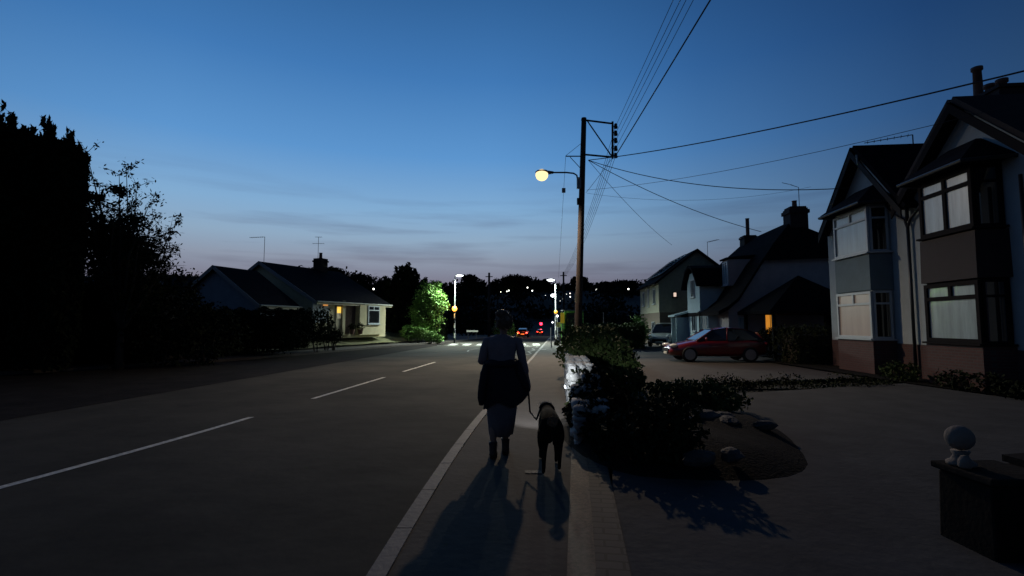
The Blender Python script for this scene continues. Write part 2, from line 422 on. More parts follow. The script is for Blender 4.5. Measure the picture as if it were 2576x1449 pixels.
LC = at(1364, 438, POLE_Y-.15)
m = MB(); c = lp(LC); m.lathe([(.05, .1), (.2, .13), (.26, .2), (.2, .27), (.05, .3)], c+Vector((.0, 0, -.1)), 14, 1.35, 1); m.tube([c+Vector((.3, 0, .08)), c+Vector((.55, 0, .08))], [.1, .06], 8)
m.build('lantern_housing', M['black'], pole, smooth=True)
m = MB(); m.ball(c+Vector((-.02, 0, -.05)), (.31, .29, .29), 18, 12); m.build('lantern_bowl', emis('warm_lamp', (1, .74, .36), 1.5), pole, smooth=True)
c = a(1454, 462); MB().box(c+Vector((.03, -.1, 0)), (.2, .16, .55)).build('fuse_box', M['steel'], pole, bevel=.01); MB().box(a(1456, 508)+Vector((-.02, -.1, 0)), (.16, .14, .32)).build('fuse_box', M['black'], pole, bevel=.01)
m = MB(); m.box(lp(at(1449, 751, POLE_Y-.2)), (.1, .04, .36)); m.build('pole_plate', mat('cream_plate', (.45, .4, .26), .6), pole)
lamp('street_lamp_light', LC+Vector((0, -.1, -.58)), 3900, (1, .77, .52), .16, spot=142, aim=LC+Vector((-.5, -5, -9)), blend=.9)
# other poles
def simple_pole(u, vt, y, r, label):
    t = at(u, vt, y); z0 = base(y)-.1
    o = empty('telegraph_pole', (t.x, y, z0), label=label, cat='telegraph pole', group='wooden telegraph poles down the road')
    m = MB(); m.tube([(0, 0, 0), (0, 0, (t.z-z0)*.5), (0, 0, t.z-z0)], [r, r*.9, r*.75], 10); m.build('post', M['wood'], o, smooth=True)
    m = MB(); m.box((0, -.02, t.z-z0-.5), (.9, .09, .1)); m.build('crossarm', M['wood'], o)
    return t
FP1 = simple_pole(1230.5, 686, 62, .17, 'far wooden telegraph pole rising left of the woman\'s head against the hill')
FP2 = simple_pole(1417.5, 684, 66, .15, 'far wooden telegraph pole just left of the tall leaning pole')
# zebra crossing lamp columns with beacon
ZC = (.86, 1, .9)
def crossing_lamp(px, py, ztop, side, arm, label, lit, lab2, gz=3.08, grd=.23):
    o = empty('street_lamp', (px, py, -.1), label=label, cat='street lamp', group='white street lamps over the zebra crossing')
    h = ztop+.1
    m = MB(); m.tube([(0, 0, 0), (0, 0, 1.2), (0, 0, 1.25), (0, 0, h-.15), (side*.08, 0, h-.03), (side*arm, 0, h)], [.09, .09, .06, .05, .045, .035], 10)
    m.build('column', M['steel'], o, smooth=True)
    m = MB(); m.box((side*(arm+.25), 0, h+.02), (.62, .26, .09), taper=.8); m.build('lantern_housing', M['steel'], o, bevel=.02)
    m = MB(); m.ball((side*(arm+.28), 0, h-.05), (.34, .2, .1), 12, 6); m.build('lantern_lens', emis('cool_lamp', (.9, .97, 1), 6), o, smooth=True)
    b = empty('belisha_beacon', (px, py-.22, -.1), label=lab2, cat='beacon', group='striped beacon posts of the zebra crossing')
    hs = (gz-.42)/6
    for k in range(6):
        m = MB(); z0 = .02+k*hs; m.lathe([(.055, z0), (.055, z0+hs)], (0, 0, 0), 12)
        m.build('stripe', mat('beacon_white', (.75, .76, .72), .5) if k % 2 else M['black'], b, smooth=False)
    m = MB(); m.lathe([(.03, 2.2), (.03, gz-.3), (.08, gz-.28), (.08, gz-.24), (.03, gz-.18)], (0, 0, 0), 12); m.build('collar', M['black'], b)
    m = MB(); m.ball((0, 0, gz), grd, 18, 12)
    m.build('globe', emis('amber_globe', (1, .42, .06), 2.6) if lit else mat('amber_globe_off', (.8, .4, .04), .3, emit=(1, .45, .03), estr=1.1), b, smooth=True)
    lx = px+side*(arm+.35)
    lamp('crossing_light', (lx, py-.4, ztop-.3), 5200, ZC, .15, spot=168, aim=(lx, py-1.5, 0), blend=.7)
    if lit: lamp('beacon_light', (px, py-.55, 2.95), 45, (1, .5, .08), .2)
t = at(1145, 692, 45); crossing_lamp(t.x, 45, t.z, 1, .12, 'white lit street lamp column behind the amber beacon left of the crossing', True, 'lit amber globe on a black and white post beside the green lit tree')
t = at(1397, 703, 43); crossing_lamp(t.x, 43, t.z, -1, .12, 'white lit street lamp column at the right end of the crossing', False, 'smaller dimmer amber globe on a striped post at the right end of the crossing', 2.74, .15)
# third lamp column down the road
t = at(1391, 743.4, 92)
o = empty('street_lamp', (t.x+.6, 92, base(92)-.1), label='smaller distant white street lamp below the right crossing lamp', cat='street lamp')
h = t.z-base(92)+.1
m = MB(); m.tube([(0, 0, 0), (0, 0, h-.1), (-.3, 0, h+.02)], [.09, .06, .04], 8); m.build('column', M['steel'], o)
m = MB(); m.ball((-.6, 0, h), (.42, .3, .3), 10, 6); m.build('lantern_lens', emis('cool_lamp', (.9, .97, 1), 6), o, smooth=True)
lamp('distant_street_light', (t.x, 91.6, t.z-.5), 900, (.9, 1, .9), .2, spot=140, aim=(t.x-1, 90, -1))
# small lights on the hill and along the road
def march(u, v):
    for y in range(110, 560, 4):
        p = at(u, v, y)
        if p.z < H(p.x, y)+4.2: return at(u, v, y)
    return at(u, v, 420)
HL = [(940, 727, 1.3, 0), (1260, 734.5, .55, 0), (1275, 733, .8, 0), (1280, 731, 1, 0), (1327, 723.5, 1, 0), (1339, 731.5, 1, 0), (1332, 726, .4, 0), (1382, 722, .6, 0),
      (1416.5, 731, .9, 0), (1416.8, 737, .7, 0), (1434, 738, .8, 1), (1434.5, 746.5, .85, 0), (1425, 740, .4, 0), (1499.8, 729, 1.15, 0), (1580.8, 727, 1.2, 0), (1409, 757, .35, 0), (1350, 737, .3, 0), (1372, 743, .3, 0)]
for i, (u, v, s, pink) in enumerate(HL):
    p = march(u, v); r = s*p.y*1.75/1250
    gz = H(p.x, p.y)-.2
    where = ['left of the conifer above the bungalow roof', 'faintest of the trio above the woman\'s head', 'middle of the trio above the woman\'s head', 'rightmost of the trio above the woman\'s head', 'upper of the pair left of the crossing lamp', 'lower of the pair left of the crossing lamp', 'dim one between that pair', 'just left of the right crossing lamp head', 'upper one stacked above the green shelter', 'lower one stacked above the green shelter', 'pinkish one left of the leaning pole', 'white one under the pinkish one', 'dim one beside the pinkish one', 'just right of the tall leaning pole', 'rightmost, beside the solar roofed house', 'dim one beside the right crossing column', 'faint one below the pair on the hill', 'faint one low on the hill'][i]
    o = empty('distant_lamp', (p.x, p.y, gz), label='distant light on the hill, '+where, cat='street lamp', group='lamps dotted over the dark hillside')
    m = MB(); m.tube([(0, 0, 0), (0, 0, p.z-gz)], .12, 5); m.build('column', M['black'], o)
    m = MB(); m.ball((0, -.15, p.z-gz), r, 8, 6); m.build('lens', emis('far_lamp_pink', (1, .72, .6), 4) if pink else emis('far_lamp', (.95, .95, .85), 4), o, smooth=True)
for i, (u, v, y) in enumerate([(1416, 752, 70), (1418, 764, 70), (1417.5, 772, 70)]):
    p = at(u, v, y)
    tag(MB().ball((p.x, p.y, p.z), .085, 8, 6).build('globe_light', mat('dim_globe', (.3, .3, .26), .4, emit=(.9, .9, .75), estr=.35), loc=tuple(p)), 'small dim globe light hanging above the shelter, '+['highest', 'middle one', 'lowest'][i]+' of three', 'light', 'string of globe lights')
# traffic signal
t = at(1361, 814.5, 150); z0 = base(150)-.1
o = empty('traffic_light', (t.x, 150, z0), label='traffic light showing red beyond the two cars', cat='traffic light')
MB().tube([(0, .2, 0), (0, .2, t.z-z0+.3)], .07, 8).build('post', M['black'], o)
MB().box((0, 0, t.z-z0-.25), (.42, .3, 1.1)).build('signal_head', M['black'], o)
MB().ball((0, -.2, t.z-z0), (.42, .1, .42), 14, 8).build('red_lens', emis('red_signal', (1, .02, .05), 9), o)
lamp('signal_light', (t.x, 149.2, t.z), 60, (1, .05, .05), .2)
# ================================================================ houses
def window(parent, c, w, h, rz=0, frame='frame_w', glass='glass', mull=(), trans=None, ft=.055, deep=.05, name='window', tm=None, label=None):
    """frame (part) with pane (sub-part); c = centre of the opening on the wall plane, facing local +y turned by rz"""
    Rm = Matrix.Rotation(rz, 3, 'Z'); c = Vector(c)
    P = lambda x, y, z: c+Rm @ Vector((x, y, z))
    f = MB(); y = deep/2+.002
    f.box(P(0, y, h/2-ft/2), (w, deep, ft), R=Rm); f.box(P(0, y, -h/2+ft/2), (w, deep, ft), R=Rm)
    for s in (-1, 1): f.box(P(s*(w/2-ft/2), y, 0), (ft, deep, h-2*ft), R=Rm)
    zt = None
    if trans:
        zt = h/2-trans*h
        f.box(P(0, y, zt), (w-2*ft, deep-.006, ft), R=Rm)
    for k in mull: f.box(P((k-.5)*w, y, (0 if zt is None else (-h/2+ft+zt-ft/2)/2)), (ft, deep-.006, (h-2*ft) if zt is None else (zt-ft/2+h/2-ft)), R=Rm)
    for k in (tm if tm is not None else mull):
        if zt is not None: f.box(P((k-.5)*w, y, (zt+ft/2+h/2-ft)/2), (ft, deep-.006, h/2-ft-zt-ft/2), R=Rm)
    f.box(P(0, y+.04, -h/2-.03), (w+.12, deep+.08, .05), R=Rm)
    fo = f.build(name, MATSET(frame), parent)
    if label: fo['label'] = label
    g_ = MB().box(P(0, .015, 0), (w-ft, .02, h-ft), R=Rm)
    g_.build('pane', MATSET(glass), fo)
    return fo
def MATSET(k): return M[k] if k in M else MATS[k]
def gable_slabs(m, x0, x1, y0, y1, ze, zr, th=.14, over=.3, axis='y'):
    """two roof slabs; ridge along axis"""
    if axis == 'y':
        xm = (x0+x1)/2; k = (zr-ze)/(x1-x0)*2; a0, a1 = x0-over, x1+over; z0 = ze-over*k
        m.slab([(a0, y0, z0), (xm, y0, zr), (xm, y1, zr), (a0, y1, z0)][::-1], th)
        m.slab([(xm, y0, zr), (a1, y0, z0), (a1, y1, z0), (xm, y1, zr)][::-1], th)
    else:
        ym = (y0+y1)/2; k = (zr-ze)/(y1-y0)*2; a0, a1 = y0-over, y1+over; z0 = ze-over*k
        m.slab([(x0, a0, z0), (x1, a0, z0), (x1, ym, zr), (x0, ym, zr)], th)
        m.slab([(x0, ym, zr), (x1, ym, zr), (x1, a1, z0), (x0, a1, z0)], th)
ROADROT = math.atan2(.995, .0995)
# ---------------- semi-detached pair, right foreground (local x along the road away from us, y towards the road)
def aerial(parent, p, h, kind=0, rz=0):
    m = MB(); p = Vector(p); q = p+Vector((0, 0, h)); m.tube([p, q], .018, 5)
    d = Vector((math.cos(rz), math.sin(rz), 0)); e = Vector((-d.y, d.x, 0))
    if kind == 0:
        m.tube([q, q+d*1.3], .014, 4)
        for i in range(7): c = q+d*(.12+i*.18); m.tube([c-e*.16, c+e*.16], .008, 4)
    else:
        for zz, L_ in ((0, .5), (-.55, .9)):
            c = q+Vector((0, 0, zz)); m.tube([c-d*L_/2, c+d*L_/2], .014, 4)
            for i in range(4): cc = c+d*L_*(i/3-.5); m.tube([cc-e*.2, cc+e*.2], .008, 4)
    m.build('aerial', M['black'], parent)
HX = 12.03+.0; HY = 14.8
def semi(name, label, s, wallm, framem, paneU, paneL, spandm):
    """s=+1 far half, -1 near half of the pair; bay centre at s*2.05 (far) / -2.2 (near)"""
    o = empty(name, (HX, HY, 0), ROADROT, label=label, cat='house', group='pair of bay fronted houses')
    e = 4.7*s; bx = 2.05 if s > 0 else -2.2
    x0, x1 = sorted((s*.004, e))
    W_ = MB(); W_.bb((x0, -8, 1.0), (x1, 0, 5.35))
    gx0, gx1 = (bx-2.05, bx+2.25) if s > 0 else (bx-2.3, bx+2.15)
    xm = (gx0+gx1)/2
    ZW = 7.55 if s > 0 else 7.23
    W_.add([(gx0+.1, 0, 5.35), (gx1-.1, 0, 5.35), (xm, 0, ZW), (gx0+.1, -3, 5.35), (gx1-.1, -3, 5.35), (xm, -3, ZW)], [(0, 2, 1), (3, 4, 5), (0, 1, 4, 3), (1, 2, 5, 4), (2, 0, 3, 5)])
    W_.build('wall', M[wallm], o)
    MB().bb((x0+.0, -8, -.1), (x1, .02, 1.0)).build('plinth', M['brick'], o)
    R_ = MB(); ZR = 7.7 if s > 0 else 7.38; gable_slabs(R_, gx0, gx1, -5.5, .38, 5.35, ZR, .14, .28)
    ZM = 7.9 if s > 0 else 7.55
    R_.slab([(x0, -2.4, 5.3) if s > 0 else (x0, -2.4, 5.3), (x1, -2.4, 5.3), (x1-(1.6 if s > 0 else 0), -5.2, ZM), (x0+(0 if s > 0 else 1.6), -5.2, ZM)][::-1], .14)
    R_.slab([(x0, -8.2, 5.3), (x1, -8.2, 5.3), (x1-(1.6 if s > 0 else 0), -5.2, ZM), (x0+(0 if s > 0 else 1.6), -5.2, ZM)], .14)
    R_.slab([(e+.1*s, -2.4, 5.3), (e+.1*s, -8.2, 5.3), (e-1.6*s, -5.2, ZM)], .12)
    R_.build('roof', M['rooft' if s < 0 else 'roof'], o)
    B_ = MB(); k = (ZR-5.35)/((gx1-gx0)/2)
    for sg in (-1, 1):
        ax = (gx0-.28) if sg < 0 else (gx1+.28)
        B_.slab([(ax, .42, 5.35-.28*k-.02), (xm, .42, ZR-.02), (xm, .42, ZR-.28), (ax, .42, 5.35-.28*k-.28)], -.04)
    B_.build('bargeboard', M[framem] if framem == 'frame_d' else M['black'], o)
    # bay
    hw = 1.12 if s > 0 else 1.02; d = .62; c = .12
    def ringp(z, g=0): return [(bx-hw-g, .0, z), (bx-hw+c-g*.6, d+g, z), (bx+hw-c+g*.6, d+g, z), (bx+hw+g, .0, z)]
    def solid(mb, z0, z1, g0=0, g1=0): mb.loft([ringp(z0, g0), ringp(z1, g1)])
    solid(bp := MB(), -.1, 1.08, .02, .02); bp.build('bay_plinth', M['brick'], o)
    for za, zb in ((1.085, 2.70), (3.86, 5.5)):
        bc = MB(); solid(bc, za, zb, -.05, -.05); bc.build('bay_core', M[wallm] if s > 0 else M['frame_d'], o)
    solid(sp_ := MB(), 2.705, 3.855, .05 if s < 0 else .01, .03 if s < 0 else .01); sp_.build('bay_panel', M[spandm], o)
    fr = 'frame_w' if s > 0 else 'frame_d'
    for z0, z1, pane in ((1.14, 2.66, paneL), (3.94, 5.42, paneU)):
        wf = window(o, (bx, d-.05, (z0+z1)/2), 2*(hw-c)-.02, z1-z0, 0, fr, pane, mull=(.5,) if (s < 0 and z0 > 3) else (), trans=.26, tm=(.5,), ft=.075 if s > 0 else .1, deep=.07)
        for sd in (-1, 1):
            ang = math.atan2(c, d)*sd
            window(o, (bx+sd*(hw-c/2-.045), d/2-.0, (z0+z1)/2), d-.12, z1-z0, -sd*(math.pi/2)+ang*1, fr, 'glass', trans=.26, ft=.06, deep=.05)
    br = MB(); top = [(bx-hw*.45, -.05, 6.25), (bx-hw*.45, .12, 6.25), (bx+hw*.45, .12, 6.25), (bx+hw*.45, -.05, 6.25)]
    br.loft([ringp(5.5, .32), ringp(5.58, .34), top]); br.build('bay_roof', M['roof'], o)
    br = MB(); pts = [Vector(p) for p in ringp(5.5, .37)]; br.tube(pts, .05, 8); br.build('gutter', M['pipe'], o)
    return o
hf = semi('semi_detached_house', 'pale rendered house with white framed two storey bay, farther of the pair', 1, 'render_w', 'black', 'blind', 'blind2', 'render_g')
hn = semi('semi_detached_house', 'house with dark framed bay and dark panel, at the right edge', -1, 'render_w', 'frame_d', 'blind', 'blind', 'tilehang')
m = MB(); m.tube([(.0, .1, .05), (.0, .1, 4.55)], .045, 8); m.tube([(0, .1, 4.5), (.12, .1, 4.75), (.7, .1, 5.1), (.9, .12, 5.45)], .04, 8)
m.tube([(0, .1, 4.5), (-.12, .1, 4.75), (-.75, .1, 5.1), (-.95, .12, 5.45)], .04, 8); m.tube([(0, .1, 4.7), (0, .1, 5.3)], .05, 8)
m.build('downpipe', M['pipe'], hf, smooth=True)
m = MB(); m.tube([(-3.75, .1, .05), (-3.75, .1, 5.0)], .04, 8); m.build('downpipe', M['pipe'], hn, smooth=True)
ch = MB(); ch.bb((-.85, -2.9, 5.4), (.6, -2.0, 8.35)); ch.bb((-.92, -2.97, 8.1), (.67, -1.93, 8.22)); ch.bb((-.9, -2.95, 8.35), (.65, -1.95, 8.45)); cho = ch.build('chimney', M['chimney'], hn)
for i, (px, hh) in enumerate(((.42, 1.15), (.02, .4), (-.4, .35))):
    m = MB(); m.lathe([(.15, 0), (.13, .1), (.11, hh-.12), (.15, hh-.1), (.15, hh)], (px, -2.45, 8.44), 12); m.build('chimney_pot', M['pot'], cho, smooth=True)
aerial(hf, (1.2, -1.0, 7.2), .6, 0, rad(60))
m = MB(); m.tube([(1.7, .45, 7.0), (1.7, .48, 7.35)], .03, 5); m.build('vent_pipe', M['steel'], hf)
# ---------------- cottage with swooping roof
o = empty('cottage', (11.75, 27, -.05), ROADROT, label='cottage with dark swooping brown tiled roof and tall chimneys behind the red car', cat='house')
prof = [(.62, 2.35), (.1, 2.62), (-.45, 3.1), (-1.0, 3.95), (-1.7, 5.05), (-2.6, 6.15), (-3.9, 7.45), (-5.6, 6.35), (-7.4, 5.2), (-8.6, 3.9)]
def hipx(z): return -.35 if z < 5.5 else -.35+(z-5.5)*.75
R_ = MB(); X1 = 9.4
near = [(hipx(z), y, z) for y, z in prof]; farr = [(X1+.2-max(0, (z-5.5))*.75, y, z) for y, z in prof]
near_b = [(x, y, z-.2) for x, y, z in near]; far_b = [(x, y, z-.2) for x, y, z in farr]
n = len(prof)
R_.add(near+farr+near_b+far_b, [(i, i+1, n+i+1, n+i) for i in range(n-1)]+[(2*n+i, 3*n+i, 3*n+i+1, 2*n+i+1) for i in range(n-1)] +
       [(i, 2*n+i, 2*n+i+1, i+1) for i in range(n-1)]+[(n+i, n+i+1, 3*n+i+1, 3*n+i) for i in range(n-1)]+[(0, n, 3*n, 2*n), (n-1, 3*n-1, 4*n-1, 2*n-1)])
# half hips
hp = [near[i] for i in range(4, 9)]; R_.add(hp, [tuple(range(len(hp)))]); hp = [farr[i] for i in range(4, 9)][::-1]; R_.add(hp, [tuple(range(len(hp)))])
R_.build('roof', M['thatch'], o)
wp = [(0, -.05), (0, 2.5), (-.5, 2.95), (-1.1, 3.85), (-1.8, 4.95), (-2.2, 5.4), (-6.8, 5.4), (-7.5, 4.9), (-8.3, 3.9), (-8.3, -.05)]
m = MB(); k = len(wp); m.add([(0, y, z) for y, z in wp]+[(X1, y, z) for y, z in wp], [tuple(range(k)), tuple(range(2*k-1, k-1, -1))]+[(i, k+i, k+(i+1) % k, (i+1) % k) for i in range(k)])
m.build('wall', M['render_d'], o)
# white gabled wing
m = MB(); wx0, wx1 = 3.5, 6.5; m.bb((wx0, -2, -.05), (wx1, .55, 4.3))
xm = (wx0+wx1)/2
m.add([(wx0, .55, 4.3), (wx1, .55, 4.3), (xm+.8, .55, 4.95), (xm-.8, .55, 4.95), (wx0, -2, 4.3), (wx1, -2, 4.3), (xm+.8, -2, 4.95), (xm-.8, -2, 4.95)], [(0, 3, 2, 1), (4, 5, 6, 7), (0, 1, 5, 4), (1, 2, 6, 5), (2, 3, 7, 6), (3, 0, 4, 7)])
m.build('wing_wall', M['render_l'], o)
m = MB()
for q in ([(wx0-.4, 3.95), (wx0, 4.4), (xm-.8, 5.05), (xm, 5.3), (xm+.8, 5.05), (wx1, 4.4), (wx1+.4, 3.95)],):
    for (xa, za), (xb, zb) in zip(q[:-1], q[1:]): m.slab([(xa, .85, za), (xa, -3.2, za), (xb, -3.2, zb), (xb, .85, zb)][::-1], .14)
m.build('wing_roof', M['thatch'], o)
window(o, (xm, .55, 3.95), .95, 1.15, 0, 'frame_w', 'glass', mull=(.33, .66))
window(o, (xm-.1, .55, 1.75), 1.0, 1.1, 0, 'frame_w', 'glass', mull=(.5,))
# dormers
def dormer(x, z0, z1, w, yf):
    m = MB(); m.bb((x-w/2, yf-2.2, z0-.05), (x+w/2, yf, z1+.1)); d_ = m.build('dormer', M['render_d'], o)
    MB().slab([(x-w/2-.12, yf+.15, z1+.1), (x+w/2+.12, yf+.15, z1+.1), (x+w/2+.12, yf-2.6, z1+.35), (x-w/2-.12, yf-2.6, z1+.35)], .1).build('dormer_roof', M['thatch'], d_)
    window(o, (x, yf+.003, (z0+z1)/2), w-.06, z1-z0, 0, 'frame_w', 'blind', mull=(.5,), ft=.09, deep=.06)
dormer(2.55, 3.95, 5.35, 1.0, -.75); dormer(7.5, 3.75, 4.75, .95, -.1)
# small bay and porch on the front
m = MB(); m.bb((1.9, 0, -.05), (3.1, .55, 2.3)); m.build('front_bay', M['render_l'], o); window(o, (2.5, .55, 1.75), .9, 1.0, 0, 'frame_w', 'blind', mull=(.5,))
m = MB(); m.bb((6.6, 0, -.05), (6.7, 1.3, 2.1)); m.bb((8.1, 0, -.05), (8.2, 1.3, 2.1)); m.slab([(6.45, 1.45, 2.15), (8.35, 1.45, 2.15), (8.35, 0, 2.55), (6.45, 0, 2.55)], .1); m.build('porch', M['render_l'], o)
m = MB(); m.tube([(3.42, .62, 0), (3.42, .62, 2.2), (3.3, .75, 2.35), (3.0, .72, 2.4)], .04, 6); m.build('downpipe', M['pipe'], o)
# chimneys
cx = 1.25; m = MB(); m.bb((cx-.45, -4.7, 6.6), (cx+.45, -3.75, 8.15)); m.bb((cx-.52, -4.77, 7.85), (cx+.52, -3.68, 8.05)); m.bb((cx-.4, -4.65, 8.15), (cx+.4, -3.8, 8.25)); c_ = m.build('chimney', M['chimney'], o)
MB().lathe([(.16, 0), (.13, .1), (.12, .35), (.15, .4)], (cx, -4.2, 8.24), 10).build('chimney_pot', M['pot'], c_)
m = MB(); m.tube([(cx+.3, -4.6, 8.1), (cx+.3, -4.6, 9.5), (cx+.3, -4.2, 9.65)], .02, 5); m.tube([(cx+.3, -4.25, 9.65), (cx+.3, -3.7, 9.8)], .016, 5); m.build('aerial', M['steel'], c_)
cx = 7.6; m = MB(); m.bb((cx-.45, -4.3, 6.6), (cx+.45, -3.5, 7.75)); m.bb((cx-.5, -4.35, 7.55), (cx+.5, -3.45, 7.68)); c_ = m.build('chimney', M['chimney'], o)
MB().lathe([(.15, 0), (.12, .1), (.12, 1.2), (.15, 1.25)], (cx, -3.9, 7.74), 10).build('chimney_pot', M['pot'], c_)
# gable wall windows: warm lit curtain window under the carport
warm = emis('curtain_glow', (1, .42, .06), .62)
f = window(o, (0, -2.15, 1.75), .62, 1.35, math.pi/2, 'frame_w', 'glass', mull=(.5,), label='window glowing orange behind curtains')
for ch_ in list(f.children): bpy.data.objects.remove(ch_)
m = MB()
for i in range(16):
    y = -2.15-.27+i*.036
    m.tube([(-.02-.012*(i % 2), y, 1.15), (-.02-.012*(i % 2), y, 2.36)], .024, 5)
m.build('curtain', mat('curtain_glow2', (.5, .25, .06), .8, .4, 2.5, emit=(1, .40, .045), estr=.5, stretch=(6, 6, .8)), f)
window(o, (0, -.75, 1.45), .5, 1.2, math.pi/2, 'frame_w', 'blind')
# ---------------- carport / garage in front of the cottage gable
o = empty('carport', (14.6, 25.0, -.05), 0, label='open carport with dark hipped tiled roof between cottage and pale bay house', cat='carport')
m = MB(); e_ = [(-2.5, -1.7, 2.3), (2.6, -1.7, 2.3), (2.6, 1.7, 2.3), (-2.5, 1.7, 2.3)]; ap = [(-.2, -.1, 4.1), (.2, .5, 4.1)]
lo = [(x, y, z-.16) for x, y, z in e_]
m.add(e_+ap+lo, [(0, 1, 5, 4), (1, 2, 5), (2, 3, 4, 5), (3, 0, 4), (0, 6, 7, 1), (1, 7, 8, 2), (2, 8, 9, 3), (3, 9, 6, 0), (6, 9, 8, 7)]); m.build('roof', M['thatch'], o)
for px, py in ((-2.2, -1.4), (.3, -1.4), (2.3, -1.4), (-2.2, 1.4), (2.3, 1.4)): MB().box((px, py, 1.08), (.14, .14, 2.14)).build('post', M['frame_d'], o)
m = MB(); m.bb((.9, -1.45, 0), (2.24, -1.38, 2.1)); m.build('side_gate', M['frame_d'], o)
MB().box((1.25, -1.5, 1.62), (.16, .06, .1)).build('gate_light', emis('small_lamp', (1, .9, .8), .7), o)
# ---------------- solar roofed house farther on
o = empty('detached_house', (11.25, 38, -.1), ROADROT+.03, label='house with solar panels, pale roughcast upper floor over brown brick, beyond the silver car', cat='house')
m = MB(); yr = -2.9; k = [(0, 2.6), (0, 5.15), (yr, 7.35), (2*yr, 5.15), (2*yr, 2.6)]
m.add([(0, y, z) for y, z in k]+[(7.6, y, z) for y, z in k], [tuple(range(5)), tuple(range(9, 4, -1))]+[(i, 5+i, 5+(i+1) % 5, (i+1) % 5) for i in range(5)]); m.build('wall', M['render_o'], o)
MB().bb((.03, -5.77, -.1), (7.57, -.03, 2.6)).build('lower_wall', M['brickb'], o)
m = MB(); gable_slabs(m, -.3, 7.9, 2*yr, 0, 5.15, 7.45, .15, .35, axis='x'); m.build('roof', M['roof'], o)
def on_roof(x, t): return Vector((x, -t*2.9, 5.15+.22+t*2.2))   # t 0 eave..1 ridge
m = MB(); m.slab([on_roof(.8, .12), on_roof(5.9, .12), on_roof(5.9, .8), on_roof(.8, .8)][::-1], .05); sp_ = m.build('solar_panel', M['solar'], o)
m = MB()
for i in range(6): x = .8+i*1.02; m.tube([on_roof(x, .12)+Vector((0, 0.03, .03)), on_roof(x, .8)+Vector((0, .03, .03))], .02, 4)
for tt in (.12, .46, .8): m.tube([on_roof(.8, tt)+Vector((0, .03, .03)), on_roof(5.9, tt)+Vector((0, .03, .03))], .02, 4)
m.build('panel_frame', M['black'], sp_)
window(o, (1.6, 0, 3.9), .8, 1.2, 0, 'frame_w', 'glass', mull=(.5,)); window(o, (3.8, 0, 3.9), .28, 1.5, 0, 'frame_w', 'blind2'); window(o, (5.9, 0, 3.9), .8, 1.2, 0, 'frame_w', 'glass', mull=(.5,))
window(o, (2.2, .0, 1.35), .9, 1.1, 0, 'frame_w', 'glass', mull=(.5,)); window(o, (6, 0, 1.35), .7, 1.0, 0, 'frame_w', 'glass')
glow = mat('window_glow', (.5, .35, .28), .5, .6, 3, emit=(1, .55, .42), estr=.22)
MATS['glowpane'] = glow; MATS['glowpane2'] = mat('window_glow2', (.5, .4, .3), .5, emit=(1, .75, .6), estr=.8)
window(o, (0, -1.2, 3.95), .32, .42, math.pi/2, 'frame_d', 'glowpane2', label='small lit window high in the side wall')
window(o, (0, -1.55, 1.35), .75, 1.05, math.pi/2, 'frame_d', 'glowpane', mull=(.5,), label='reddish lit window in the side wall')
m = MB(); m.bb((.1, 2*yr+1, 7.0), (.8, 2*yr+1.6, 7.9)); 
aerial(o, (.2, yr-.9, 6.6), 1.4, 0, rad(200))
# ================================================================ left bungalows
def bungalow(name, x, y, z, ang, Ln, half, ze, zr, label, over=.35, wallm='render_g', rov=.3):
    """x along front wall, +y depth (away from the street)"""
    o = empty(name, (x, y, z), ang, label=label, cat='bungalow')
    zw = ze-z; zt = zr-z
    k = [(0, -.3), (0, zw), (half, zt-.12), (2*half, zw), (2*half, -.3)]
    m = MB(); m.add([(0, a_, b_) for a_, b_ in k]+[(Ln, a_, b_) for a_, b_ in k], [tuple(range(5)), tuple(range(9, 4, -1))]+[(i, 5+i, 5+(i+1) % 5, (i+1) % 5) for i in range(5)])
    w = m.build('wall', M[wallm], o)
    m = MB(); gable_slabs(m, -rov, Ln+rov, 0, 2*half, zw+.02, zt, .14, over, axis='x'); m.build('roof', M['roof'], o)
    kk = (zt-zw)/half; z0 = zw-over*kk
    m = MB(); m.bb((-rov+.02, -over-.06, z0-.2), (Ln+rov-.02, -over, z0+.0)); m.bb((-rov+.04, -over, z0-.17), (Ln+rov-.04, .02, z0-.13)); m.build('fascia', mat('cream_fascia', (.42, .39, .27), .6), o)
    m = MB(); m.tube([(-rov, -over-.11, z0-.03), (Ln+rov, -over-.11, z0-.03)], .055, 8); m.build('gutter', mat('pale_gutter', (.4, .4, .33), .5), o)
    m = MB()
    for sg in (-1, 1):
        ya = -over if sg < 0 else 2*half+over
        m.slab([(-rov-.03, ya, z0+.02), (-rov-.03, half, zt+.02), (-rov-.03, half, zt-.24), (-rov-.03, ya, z0-.24)], .03)
    m.build('bargeboard', mat('grey_bargeboard', (.28, .27, .27), .6), o)
    return o
B1 = (-13.45, 34.0); ANG = math.atan2(.917, .4)
o = bungalow('bungalow', B1[0], B1[1], .9, ANG, 7.6, 5.2, 3.35, 6.15, 'cream rendered bungalow with lit front door, its front lit by the crossing lamp', wallm='render_c')
def lx(u):
    k = (u-1288)/1250/.998; return (k*B1[1]-B1[0])/(.4-.917*k)
zz = lambda v, x: CAMH+(815-v)/1250*(B1[1]+.917*x)-.9
